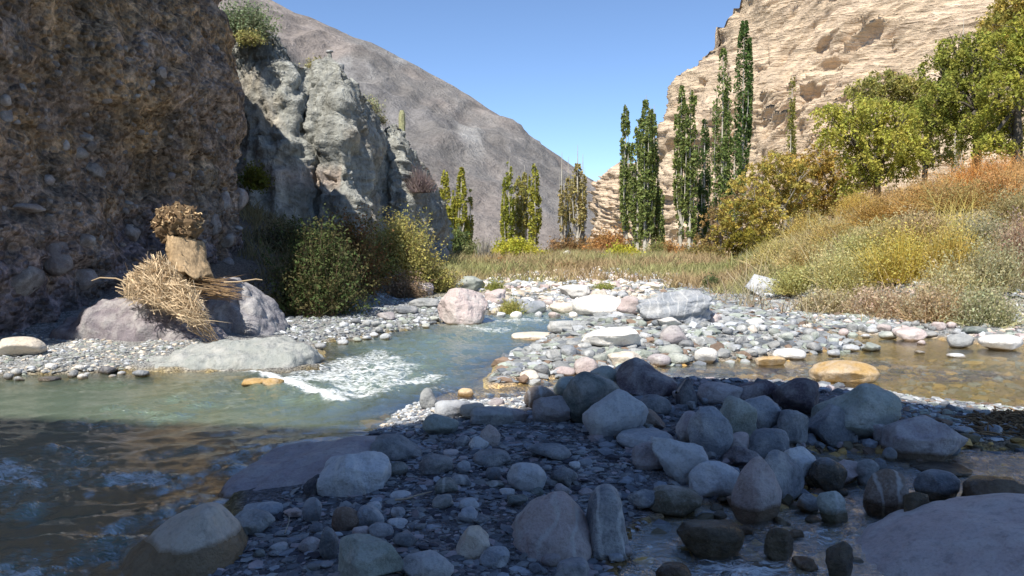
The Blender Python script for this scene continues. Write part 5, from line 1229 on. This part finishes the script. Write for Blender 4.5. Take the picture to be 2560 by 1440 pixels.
lobed_tree('willow_tree', 'olive willow crown with gaps above the lime green willow', 'willow tree', 2190, 42, 400,
    [(2160, 225, 40, 24), (2210, 205, 44, 22), (2255, 215, 36, 24), (2290, 240, 36, 30), (2230, 250, 40, 22), (2180, 262, 34, 18)], OLV, 6500, 0.08, 0.14, group='willows of the right slope')
lobed_tree('willow_tree', 'big dark green willow with an upright crown at the right', 'willow tree', 2440, 34, 395,
    [(2390, 130, 44, 40), (2440, 120, 40, 40), (2350, 180, 44, 44), (2410, 200, 50, 46), (2340, 250, 40, 40), (2400, 280, 50, 44), (2450, 230, 44, 46), (2460, 310, 46, 40), (2330, 310, 40, 32), (2420, 340, 44, 30), (2470, 165, 40, 40), (2375, 225, 40, 40)],
    DKG, 19000, 0.062, 0.17, group='willows of the right slope')
lobed_tree('willow_tree', 'willow cut by the right edge with dark twisted trunks', 'willow tree', 2540, 30, 398,
    [(2510, 130, 50, 50), (2560, 180, 60, 60), (2500, 230, 50, 50), (2560, 290, 60, 50), (2490, 300, 44, 40), (2530, 350, 50, 36), (2590, 90, 60, 60), (2475, 360, 36, 24)],
    ((0.42, 0.41, 0.08), (0.28, 0.29, 0.06)), 17000, 0.060, 0.18, group='willows of the right slope')
lobed_tree('willow_tree', 'amber tinted tree top filling the upper right corner', 'willow tree', 2570, 36, 380,
    [(2540, 20, 50, 40), (2580, 60, 60, 50), (2500, 60, 40, 34), (2560, 0, 60, 40), (2480, 95, 34, 26), (2530, 90, 46, 34)], ORG, 9000, 0.07, 0.16, group='willows of the right slope')
lobed_tree('willow_tree', 'olive green willow filling the gap between the lime green and the big dark willow', 'willow tree', 2310, 37, 420,
    [(2290, 300, 40, 36), (2320, 350, 44, 36), (2290, 370, 40, 30), (2340, 390, 36, 26), (2330, 280, 36, 30)], ((0.44, 0.41, 0.10), (0.32, 0.32, 0.08)), 6000, 0.064, 0.12, group='willows of the right slope')
lobed_tree('tree', 'yellow brown rounded tree left of the lime green willow', 'tree', 1960, 34, 590,
    [(1900, 440, 46, 34), (1950, 420, 50, 36), (2000, 440, 46, 36), (1870, 490, 50, 40), (1930, 490, 56, 44), (1990, 500, 50, 40), (1840, 540, 44, 40), (1900, 550, 52, 44), (1960, 560, 50, 40), (1880, 600, 50, 36), (1940, 610, 44, 30), (1820, 590, 40, 34)],
    ORG, 19000, 0.058, 0.08, 0.2, soft=0.3, group='autumn trees along the slope foot', trunkc=(0.30, 0.27, 0.22), strandlen=0.45)
lobed_tree('tree', 'amber shrubby tree directly behind the lime green willow trunk', 'tree', 2080, 36, 560,
    [(2040, 400, 46, 34), (2080, 430, 50, 40), (2040, 460, 50, 40), (2090, 490, 46, 36), (2050, 520, 46, 32), (2010, 530, 36, 30), (2120, 520, 40, 30)], AMB, 11000, 0.062, 0.08, 0.2, soft=0.3, group='autumn trees along the slope foot', trunkc=(0.22, 0.19, 0.15), strandlen=0.45)
lobed_tree('tree', 'dull gold low tree at the foot of the slope nearest the grass flat', 'tree', 1890, 29, 672,
    [(1860, 610, 40, 30), (1900, 620, 44, 30), (1860, 650, 34, 22), (1910, 655, 34, 20)], ((0.28, 0.24, 0.04), (0.2, 0.17, 0.04)), 5000, 0.055, 0.06, 0.2, soft=0.3, group='autumn trees along the slope foot', strandlen=0.4)
lobed_tree('tree', 'small tan poplar bush between the tallest pair and the yellow brown tree', 'tree', 1800, 48, 640,
    [(1790, 560, 30, 40), (1770, 610, 36, 30), (1810, 620, 36, 30), (1830, 500, 24, 40)], ((0.36, 0.25, 0.10), (0.28, 0.2, 0.09)), 4200, 0.075, 0.06, 0.2, soft=0.3, group='autumn trees along the slope foot', strandlen=0.4)

def shrub(label, cx, base_py, w, h, cols, nst, nleaf, leaf=0.03, D=None, name='shrub', group=None, stemc=(0.30, 0.22, 0.14), up=0.9, bend=0.25, sw=0.006, cat='shrub', zlift=0.0, kind='round', lean=0.0):
    g = hit(cx, base_py) if D is None else at_depth(cx, base_py, D)
    if D is not None and zlift == 0.0: g[2] = float(ground(g[0], g[1])[0])
    D = g[1]; R = w / 2 / FPX * D; H = h / FPX * D
    if kind == 'round': top = at_depth(cx, base_py - h, D)[2]; H = max(top - g[2], 0.2)
    root = empty(name, g); tag(root, label, cat, group)
    sb = Bag(); u = rngP.normal(size=(nst, 3)); u[:, 2] = np.abs(u[:, 2]) * up + 0.15; u /= np.linalg.norm(u, axis=1)[:, None]
    E = u * np.array([R, R * 0.85, H]) * (rngP.uniform(0.55, 1.0, nst) * (1 + 0.22 * perlin(u * 2.6 + cx, 171)))[:, None]; E[:, 0] += lean * E[:, 2]
    base = g + rngP.normal(size=(nst, 3)) * np.array([R * 0.22, R * 0.2, 0.0]) - [0, 0, 0.05]
    L = np.linalg.norm(E, axis=1)
    ribbons_into(sb, base, E, L, sw, rngP, jit(stemc, nst, 0.25), bend * 0.3, 2)
    lb = Bag(); k = max(1, nleaf // nst)
    t = rngP.uniform(0.28, 1.0, (nst, k))[..., None] ** 0.7
    out = E / (L[:, None] + 1e-6); out[:, 2] = -0.6
    P = base[:, None] + E[:, None] * t + out[:, None] * L[:, None, None] * bend * 0.3 * t * t + rngP.normal(size=(nst, k, 3)) * leaf * 2.2
    c = jit(cols[0], nst, 0.3); sel = rngP.rand(nst) < 0.4; c[sel] = jit(cols[1], int(sel.sum()), 0.3)
    trileaves_into(lb, P.reshape(-1, 3), leaf, rngP, np.repeat(c, k, 0), 0.6)
    sb.build('stems', M_GRASS, root); lb.build('foliage', M_LEAF, root)
    return root
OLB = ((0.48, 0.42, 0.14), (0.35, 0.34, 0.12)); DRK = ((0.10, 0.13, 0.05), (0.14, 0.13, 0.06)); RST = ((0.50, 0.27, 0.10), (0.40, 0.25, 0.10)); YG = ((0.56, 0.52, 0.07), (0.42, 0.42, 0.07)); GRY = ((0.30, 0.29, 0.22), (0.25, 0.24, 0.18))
gl = 'bushes along the left bank'
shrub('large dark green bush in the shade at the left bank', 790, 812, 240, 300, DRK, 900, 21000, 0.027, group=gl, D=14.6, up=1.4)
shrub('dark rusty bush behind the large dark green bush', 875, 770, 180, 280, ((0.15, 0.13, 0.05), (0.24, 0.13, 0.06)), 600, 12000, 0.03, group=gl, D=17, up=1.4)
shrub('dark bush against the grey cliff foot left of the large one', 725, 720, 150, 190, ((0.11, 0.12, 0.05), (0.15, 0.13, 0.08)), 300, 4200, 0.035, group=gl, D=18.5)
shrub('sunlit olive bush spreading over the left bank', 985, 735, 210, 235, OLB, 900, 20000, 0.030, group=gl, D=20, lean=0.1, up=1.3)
shrub('smaller sunlit olive bush reaching down to the bend boulder', 1080, 735, 120, 100, OLB, 420, 7500, 0.030, group=gl, D=20.5)
shrub('brown twiggy bush below the sunlit olive bush', 1010, 742, 130, 90, ((0.33, 0.24, 0.16), (0.27, 0.19, 0.12)), 500, 2600, 0.025, group=gl, D=18.6)
shrub('green bush under the yellow green poplars by the ridge', 1140, 662, 90, 110, ((0.12, 0.16, 0.06), (0.19, 0.22, 0.08)), 300, 6000, 0.06, group=gl, D=42)
shrub('olive green bush right of the ridge foot', 1180, 672, 80, 70, ((0.24, 0.26, 0.11), (0.2, 0.22, 0.1)), 260, 4200, 0.05, group=gl, D=38)
shrub('bright bronze green bush on the ledge of the grey cliff', 638, 462, 70, 60, ((0.16, 0.16, 0.03), (0.12, 0.13, 0.04)), 160, 2400, 0.035, group='plants on the grey cliffs', D=20.5, zlift=1)
shrub('grey green bush hanging over the cliff top at the upper left', 615, 96, 150, 120, ((0.26, 0.30, 0.18), (0.17, 0.22, 0.11)), 400, 6500, 0.035, group='plants on the grey cliffs', D=23.3, zlift=1)
shrub('straw coloured tuft on the flat top of the first grey cliff', 622, 98, 70, 28, ((0.45, 0.42, 0.16), (0.36, 0.35, 0.14)), 200, 1200, 0.03, group='plants on the grey cliffs', D=22.6, zlift=1)
shrub('yellowish tuft beside the balanced cap stone', 792, 178, 66, 42, ((0.46, 0.42, 0.20), (0.38, 0.34, 0.17)), 260, 1500, 0.03, group='plants on the grey cliffs', D=25.2, zlift=1)
shrub('pale tuft on the right shoulder of the pinnacle', 925, 280, 60, 56, ((0.42, 0.42, 0.24), (0.33, 0.35, 0.2)), 200, 1300, 0.035, group='plants on the grey cliffs', D=29, zlift=1)
shrub('small straw tuft lower on the pinnacle shoulder', 952, 305, 34, 28, ((0.46, 0.43, 0.22), (0.38, 0.34, 0.17)), 120, 500, 0.03, group='plants on the grey cliffs', D=29.5, zlift=1)
shrub('bare purplish brown bush hanging on the end of the ridge', 1052, 478, 84, 88, ((0.24, 0.18, 0.17), (0.3, 0.24, 0.2)), 700, 900, 0.02, group='plants on the grey cliffs', D=28.4, zlift=1, stemc=(0.27, 0.21, 0.20), sw=0.011)
# mid valley
gm = 'bushes of the valley floor'
shrub('bright yellow green round bush under the middle poplars', 1290, 690, 120, 105, YG, 420, 10000, 0.06, group=gm, D=40)
shrub('smaller yellow green bush right of the bright round one', 1345, 690, 60, 60, ((0.32, 0.28, 0.06), (0.25, 0.23, 0.06)), 200, 3000, 0.055, group=gm, D=41)
shrub('bright yellow green bush under the tall green poplars', 1558, 676, 92, 70, YG, 320, 6500, 0.055, group=gm, D=40)
shrub('rusty brown bush below the bright bush under the green poplars', 1572, 686, 100, 38, RST, 320, 3800, 0.045, group=gm, D=37)
shrub('rust coloured bush left of the cream cliff end', 1520, 655, 120, 95, RST, 420, 7000, 0.075, group=gm, D=58)
shrub('rust brown bush behind the thin poplars', 1425, 650, 120, 72, ((0.33, 0.2, 0.09), (0.25, 0.17, 0.08)), 360, 5200, 0.07, group=gm, D=60)
shrub('rust bush at the foot of the free standing poplars', 1670, 655, 90, 60, RST, 300, 4200, 0.06, group=gm, D=50)
shrub('rust and green bush right of the free standing poplars', 1760, 672, 110, 70, ((0.32, 0.24, 0.08), (0.24, 0.22, 0.08)), 320, 5200, 0.05, group=gm, D=40)
shrub('dark green bush low behind the ruined wall', 1460, 655, 60, 30, ((0.12, 0.14, 0.06), (0.16, 0.17, 0.07)), 160, 1800, 0.05, group=gm, D=52)
shrub('grey leafless saplings left of the bright round bush', 1210, 690, 60, 110, GRY, 260, 500, 0.03, group=gm, D=36, stemc=(0.42, 0.39, 0.34), sw=0.022, up=3.0, name='sapling_clump', cat='saplings')
shrub('yellow green grass tuft at the water edge of the far bank', 1277, 786, 72, 60, ((0.40, 0.38, 0.12), (0.33, 0.33, 0.11)), 420, 900, 0.02, group='grass tufts', name='grass_tuft', cat='grass tuft', stemc=(0.40, 0.38, 0.12), sw=0.012)
shrub('green grass tuft beside the grey green bend boulder', 1236, 726, 60, 42, ((0.34, 0.36, 0.10), (0.28, 0.3, 0.1)), 360, 800, 0.022, group='grass tufts', name='grass_tuft', cat='grass tuft', stemc=(0.38, 0.38, 0.12), sw=0.012)
shrub('green grass tuft behind the flat topped white boulder', 1508, 722, 60, 30, ((0.34, 0.36, 0.10), (0.28, 0.3, 0.1)), 300, 600, 0.022, group='grass tufts', name='grass_tuft', cat='grass tuft', stemc=(0.36, 0.37, 0.12), sw=0.012)
shrub('low green plant standing in the grass left of the slope boulder', 1778, 722, 34, 44, ((0.12, 0.16, 0.07), (0.16, 0.2, 0.08)), 120, 1400, 0.03, group=gm)
for x, y, w, h, D, c, lab in [
 (1240, 690, 70, 36, 34, RST, 'rust brown shrub at the foot of the bare saplings'), (1350, 700, 90, 34, 31, ((0.42, 0.36, 0.16), (0.34, 0.3, 0.14)), 'olive brown shrub before the brushwood heap'),
 (1480, 700, 90, 30, 33, ((0.44, 0.34, 0.18), (0.36, 0.3, 0.16)), 'tan shrub in front of the ruined wall'), (1620, 690, 90, 40, 34, ((0.46, 0.34, 0.2), (0.38, 0.3, 0.17)), 'tan pink shrub in front of the broad green poplar'),
 (1690, 694, 80, 40, 32, ((0.42, 0.4, 0.18), (0.34, 0.34, 0.15)), 'straw green shrub under the free standing poplars'), (1740, 704, 100, 46, 29, ((0.38, 0.38, 0.16), (0.3, 0.31, 0.13)), 'olive shrub left of the dull gold tree'),
 (1830, 706, 90, 50, 27, ((0.36, 0.36, 0.13), (0.28, 0.3, 0.12)), 'green gold shrub just behind the boulder in the grass'), (1410, 712, 70, 26, 29, ((0.36, 0.3, 0.14), (0.4, 0.24, 0.12)), 'low rusty shrub behind the flat topped white boulder'),
 (1300, 715, 90, 30, 28, ((0.4, 0.32, 0.18), (0.34, 0.3, 0.16)), 'low brown shrub behind the far grey blue stone'), (1640, 640, 60, 60, 48, ((0.3, 0.3, 0.1), (0.24, 0.26, 0.1)), 'green shrub between the broad poplar and the short one'),
 (1195, 655, 60, 70, 46, ((0.26, 0.26, 0.12), (0.3, 0.26, 0.14)), 'grey green shrub behind the bare saplings'), (1470, 668, 80, 36, 50, ((0.34, 0.34, 0.14), (0.42, 0.3, 0.14)), 'olive and rust shrub right behind the ruined wall')]:
    shrub(lab, x, y, w, h, c, 260, 3200, 0.035, group=gm, D=D)
# slope shrubs
gr_ = 'shrubs of the right slope'
SL = [
 (2330, 470, 200, 80, RST, 'wide rust red shrub on the crest below the dark willow'), (2470, 470, 200, 90, RST, 'rust red shrub on the crest at the right edge'), (2200, 560, 150, 70, ((0.36, 0.24, 0.08), (0.3, 0.2, 0.08)), 'rust and gold shrub left end of the crest below the lime willow'),
 (2400, 520, 200, 70, ((0.34, 0.24, 0.10), (0.28, 0.24, 0.1)), 'rusty shrub under the two wide crest shrubs'), (2540, 560, 140, 90, ((0.3, 0.25, 0.13), (0.26, 0.25, 0.13)), 'grey gold shrub at the right edge below the crest'),
 (2090, 610, 120, 60, ((0.40, 0.30, 0.12), (0.33, 0.28, 0.12)), 'orange gold shrub at the left end of the slope'), (2250, 700, 170, 130, ((0.46, 0.38, 0.10), (0.38, 0.34, 0.12)), 'tall yellow shrub in the middle of the slope'), (2370, 690, 150, 130, ((0.44, 0.35, 0.11), (0.37, 0.33, 0.13)), 'gold shrub right of the tall yellow one'),
 (2130, 730, 140, 100, ((0.40, 0.37, 0.17), (0.34, 0.33, 0.16)), 'straw green shrub left of the tall yellow one'), (2480, 720, 150, 120, ((0.34, 0.32, 0.2), (0.3, 0.3, 0.18)), 'grey green shrub right of the gold one'), (2560, 690, 120, 160, ((0.36, 0.26, 0.2), (0.3, 0.24, 0.18)), 'pinkish brown twiggy shrub at the right edge'),
 (2200, 790, 150, 80, ((0.42, 0.33, 0.24), (0.36, 0.3, 0.2)), 'pinkish dry shrub at the foot of the slope'), (2330, 800, 150, 90, ((0.40, 0.31, 0.2), (0.34, 0.3, 0.2)), 'brown dry shrub at the foot of the slope above the bank stones'), (2460, 810, 140, 90, ((0.33, 0.33, 0.2), (0.3, 0.28, 0.18)), 'grey green shrub above the white bank boulder'),
 (2060, 780, 120, 60, ((0.42, 0.36, 0.22), (0.36, 0.32, 0.2)), 'low straw shrub at the left foot of the slope'), (1990, 730, 110, 70, ((0.38, 0.36, 0.15), (0.33, 0.33, 0.14)), 'low green gold shrub right of the boulder in the grass'), (2020, 670, 130, 70, ((0.42, 0.34, 0.16), (0.36, 0.3, 0.15)), 'straw shrub halfway up the left part of the slope'),
 (2160, 650, 140, 70, ((0.38, 0.36, 0.16), (0.33, 0.33, 0.15)), 'green straw shrub below the rust and gold one'), (2300, 600, 150, 70, ((0.40, 0.30, 0.17), (0.34, 0.29, 0.17)), 'tan shrub between the crest and the tall yellow shrub'), (2450, 620, 150, 80, ((0.32, 0.30, 0.2), (0.28, 0.28, 0.18)), 'grey shrub below the rusty one'),
 (2280, 440, 110, 60, RST, 'small rust shrub beneath the dark willow trunk'), (2400, 430, 130, 60, ((0.5, 0.3, 0.1), (0.42, 0.27, 0.1)), 'orange shrub between the two willow trunks on the crest'), (2520, 430, 130, 60, RST, 'rust shrub at the foot of the twisted willow trunks'),
 (2220, 480, 100, 60, ((0.44, 0.32, 0.1), (0.36, 0.28, 0.1)), 'gold brown shrub right beside the lime green willow trunk'), (2140, 540, 90, 60, ((0.46, 0.34, 0.1), (0.4, 0.3, 0.1)), 'gold shrub left of the lime green willow trunk'),
 (2020, 600, 110, 70, ((0.44, 0.34, 0.12), (0.36, 0.32, 0.12)), 'golden shrub under the yellow brown rounded tree'), (1950, 660, 110, 60, ((0.42, 0.36, 0.15), (0.36, 0.33, 0.14)), 'straw shrub where the slope meets the dull gold tree'),
 (2310, 530, 140, 80, ((0.46, 0.3, 0.12), (0.4, 0.28, 0.12)), 'rust tan shrub below the wide crest shrub'), (2500, 500, 130, 80, ((0.46, 0.28, 0.12), (0.38, 0.26, 0.12)), 'brown rust shrub beneath the crest at the right edge'),
 (2220, 620, 130, 80, ((0.44, 0.38, 0.18), (0.38, 0.34, 0.17)), 'straw shrub directly above the tall yellow one'), (2380, 750, 140, 100, ((0.42, 0.38, 0.22), (0.36, 0.34, 0.2)), 'pale straw shrub in front of the gold one'), (2100, 700, 120, 80, ((0.44, 0.40, 0.2), (0.36, 0.35, 0.18)), 'pale green straw shrub on the lower left of the slope')]
for x, y, w, h, c, lab in SL:
    c = (np.array(c[0]) * 1.25, np.array(c[1]) * 1.25)
    shrub(lab, x, y, w * 1.4, h * 1.3, c, 900, 4200, 0.022, group=gr_, up=1.6, stemc=np.array(c[0]) * np.array([1.1, 1.05, 0.9]), sw=0.008)

# cactus and cap stone on the grey ridge
cpos = at_depth(1005, 330, 29.6); cb = Bag(); nn_ = 24; a_ = np.linspace(0, 2 * math.pi, nn_, endpoint=False)
ctop = at_depth(1005, 276, 29.6)[2]; zz = np.linspace(cpos[2] - 0.3, ctop, 16); rr_ = 0.11 * np.sqrt(np.clip(1 - ((np.arange(16) - 11) / 4.6).clip(0) ** 2, 0.02, 1))
CV = np.array([[cpos[0] + math.cos(a) * r * (1 + 0.14 * math.cos(a * 8)), cpos[1] + math.sin(a) * r * (1 + 0.14 * math.cos(a * 8)), z] for z, r in zip(zz, rr_) for a in a_])
cb.add(CV, gridfaces(nn_, 16, True), (0.36, 0.36, 0.20))
croot = empty('cactus', cpos); tag(croot, 'single column cactus standing on the edge of the grey ridge', 'cactus'); cb.build('stem', M_BARK, croot, True)
sp_ = Bag(); ribbons_into(sp_, CV[rngP.randint(0, len(CV), 500)], rngP.normal(size=(500, 3)) * [1, 1, 0.4], 0.08, 0.006, rngP, (0.55, 0.5, 0.34), 0.0, 1); sp_.build('spines', M_GRASS, croot)
hp = at_depth(824, 150, 24.6); hb = Bag(); tube_into(hb, [hp - [0, 0, 0.4], hp, hp + [0, 0, 0.22]], [0.22, 0.09, 0.06], (0.40, 0.40, 0.36), 8)
hroot = empty('hoodoo', hp); tag(hroot, 'small earth pillar with a balanced cap stone on top of the pinnacle', 'rock pillar'); hb.build('pillar', M_CLIFF_G, hroot, True)
V, F = rock_shape(3, 'slab', 77); mk('cap_stone', V * [0.11, 0.1, 0.05] + hp + [0, 0, 0.26], F, M_STONE, hroot, None, True).color = (0.3, 0.3, 0.29, 1)
o = place_rock('stone', 850, 165, 22, 16, 'grey', 'round', 'round stone perched on the crest right of the earth pillar', None, None, D=24.4, wet=False)

# ruined dry stone wall and white blocks in the valley
wr = empty('stone_wall', at_depth(1445, 680, 44)); wr.location.z = float(ground(wr.location.x, 44)[0]); tag(wr, 'low ruined wall of pink stones behind the thin poplars', 'ruined wall')
for i in range(70):
    px = rngP.uniform(1372, 1512); py = 682 - abs(rngP.normal(0, 9)) - (12 if 1420 < px < 1500 else 0) * rngP.rand(); w = rngP.uniform(9, 22)
    c = at_depth(px, py, 43 + rngP.uniform(-0.6, 0.6)); zg = float(ground(c[0], c[1])[0]); c[2] = max(c[2], zg + 0.05)
    a = w / 2 / FPX * 43; V, F = rock_shape(2, 'block', 700 + i); s = mk('stone', V * [a, a * 0.8, a * 0.62] + c, F, M_STONE, wr, None, False); s.color = (*(np.array([0.58, 0.44, 0.36]) * rngP.uniform(0.8, 1.15)), 1)
for (px, py, w, h, lab) in [(1390, 648, 24, 22, 'white block standing left of the thin bare poplar'), (1417, 640, 20, 28, 'cream block between the thin bare poplars'), (1402, 672, 34, 16, 'low pale block at the wall foot')]:
    place_rock('boulder', px, py, w, h, 'white', 'block', lab, None, None, D=42, wet=False, cat='boulder')
dbr = Bag()
for i in range(70):
    p0 = at_depth(rngP.uniform(1340, 1400), rngP.uniform(672, 690), 34 + rngP.uniform(0, 2)); p1 = p0 + np.array([rngP.uniform(0.5, 1.4), rngP.uniform(-0.3, 0.3), rngP.uniform(0.1, 0.6)])
    tube_into(dbr, [p0, (p0 + p1) / 2 + rngP.normal(size=3) * 0.05, p1], [0.03, 0.02, 0.01], (0.34, 0.28, 0.24), 4)
tag(dbr.build('brushwood', M_BARK, None, False, at_depth(1370, 684, 35)), 'pile of grey dead branches slanting at the left end of the ruined wall', 'dead branches')
# feathery plumes
for i, (px, pt, lab) in enumerate([(1222, 690, 'leftmost pale plume of pampas grass'), (1234, 684, 'tallest pale plume of pampas grass'), (1246, 692, 'third pale plume of pampas grass from the left'), (1256, 698, 'rightmost pale plume of pampas grass')]):
    b0 = at_depth(px, 730, 26.5); b0[2] = float(ground(b0[0], b0[1])[0]); tz = at_depth(px + 3, pt, 26.5); pb = Bag(); tube_into(pb, [b0, tz], [0.012, 0.008], (0.45, 0.4, 0.22), 4)
    t = rngP.uniform(0.62, 1.02, 160)[:, None]; P = b0 + (tz - b0) * t; ribbons_into(pb, P, rngP.normal(size=(160, 3)) * [0.4, 0.4, 0.2] + [0, 0, 1], 0.14, 0.008, rngP, (0.72, 0.66, 0.5), 0.2, 1)
    tag(pb.build('pampas_plume', M_GRASS, None, False, b0), lab + ' beside the bend boulder', 'pampas grass', 'pampas plumes')

# ground cover
def cover(name, poly, n, per, hgt, w, colf, label, seed, spread=0.12, worldpoly=False, hj=0.5):
    rng = np.random.RandomState(seed); W = np.array(poly if worldpoly else [hit(*p)[:2] for p in poly]); lo, hi = W.min(0), W.max(0)
    P = rng.uniform(lo, hi, (n * 8, 2)); P = P[seg_dist(P, W) < 0]; g = perlin(np.stack([P[:, 0] * 0.8, P[:, 1] * 0.8, P[:, 0] * 0], 1), seed)
    P = P[g + rng.uniform(-0.3, 0.3, len(P)) > -0.38]; kp = rng.rand(len(P)) < np.clip((17 / P[:, 1]) ** 1.3, 0.08, 1); P = P[kp][:n]
    z, s, *_ = ground(P[:, 0], P[:, 1], True); q_ = hit(1907, 741); ok_ = (s > 0.35) & ~((np.abs(P[:, 0] - q_[0]) < 0.7) & (P[:, 1] < q_[1] + 0.5) & (P[:, 1] > q_[1] - 3.5)); P = P[ok_]; z = z[ok_]; m = len(P)
    b = np.repeat(np.stack([P[:, 0], P[:, 1], z - 0.03], 1), per, 0); b[:, :2] += rng.normal(size=(len(b), 2)) * spread
    d = rng.normal(size=(len(b), 3)) * 0.38; d[:, 2] = 1
    c = np.repeat(colf(P, z, rng), per, 0) * rng.uniform(0.75, 1.3, (len(b), 1))
    H = np.repeat(hgt * rng.uniform(1 - hj, 1 + hj, m), per) * rng.uniform(0.6, 1.1, len(b)) * (1 + 0.02 * b[:, 1])
    bag = Bag(); ribbons_into(bag, b, d, H, w * (1 + b[:, 1] * 0.03), rng, c, 0.28, 2)
    tag(bag.build(name, M_GRASS), label, 'grass', None, 'stuff')
def c_hill(P, z, rng):
    n = perlin(np.stack([P[:, 0] * 0.35, P[:, 1] * 0.35, z * 0], 1), 181); n2 = perlin(np.stack([P[:, 0] * 0.9, P[:, 1] * 0.9, z * 0], 1), 182)
    c = np.zeros((len(P), 3)); c[:] = (0.48, 0.41, 0.24)
    def bl(c, m, q): m = m[:, None]; return c * (1 - m) + np.array(q) * m
    c = bl(c, sstep(0, 0.3, n), (0.48, 0.40, 0.13)); c = bl(c, sstep(0, 0.3, -n) * 0.8, (0.36, 0.35, 0.20)); c = bl(c, sstep(0.1, 0.35, n2) * 0.7, (0.42, 0.29, 0.20))
    c = bl(c, sstep(2.2, 3.6, z) * 0.85, (0.46, 0.26, 0.10)); c = bl(c, sstep(0.9, 0.4, z) * 0.6, (0.42, 0.35, 0.27)); return c
cover('dry_scrub', [(1960, 800), (2060, 825), (2300, 822), (2760, 822), (3000, 700), (2900, 420), (2560, 405), (2300, 440), (2080, 560), (1900, 650), (1790, 700), (1800, 770)], 12000, 12, 0.50, 0.007, c_hill,
      'dense dry straw and yellow scrub covering the right slope', 191)
cover('tall_scrub', [(2060, 805), (2300, 802), (2760, 802), (3000, 700), (2900, 430), (2560, 415), (2300, 450), (2080, 570), (1930, 650), (1850, 720), (1960, 790)], 2600, 30, 0.62, 0.006, lambda P, z, r: c_hill(P, z, r) * 1.1,
      'taller clumps of dry yellow and grey scrub on the right slope', 195, 0.20)
def c_flat(P, z, rng):
    n = perlin(np.stack([P[:, 0] * 0.3, P[:, 1] * 0.3, z * 0], 1), 183); c = np.zeros((len(P), 3)); c[:] = (0.40, 0.37, 0.18)
    m = sstep(0, 0.3, n)[:, None]; c = c * (1 - m) + np.array((0.40, 0.30, 0.17)) * m; m = sstep(0.0, 0.3, -n)[:, None] * 0.6; c = c * (1 - m) + np.array((0.29, 0.31, 0.13)) * m; return c
cover('valley_grass', [(-2.0, 24), (0.5, 23.5), (4.5, 23.5), (7.5, 22), (9, 34), (14, 60), (-6, 60), (-3, 32)], 2600, 11, 0.30, 0.010, c_flat, 'rusty and green grass covering the valley floor behind the white boulders', 192, 0.2, True)
cover('slope_edge_grass', [(4.3, 21.5), (5.8, 18.0), (6.6, 15.6), (8, 16), (9.5, 24), (8, 30)], 1100, 12, 0.30, 0.008, c_flat, 'green straw grass at the edge of the sunlit bar', 193, 0.12, True)
cover('left_bank_grass', [(-3.2, 18.5), (-2.6, 26), (-9, 34), (-7, 19), (-5, 15.5)], 900, 12, 0.32, 0.008, lambda P, z, r: np.tile(np.array([[0.26, 0.22, 0.12]]), (len(P), 1)), 'brown undergrowth at the foot of the grey cliffs', 194, 0.12, True)
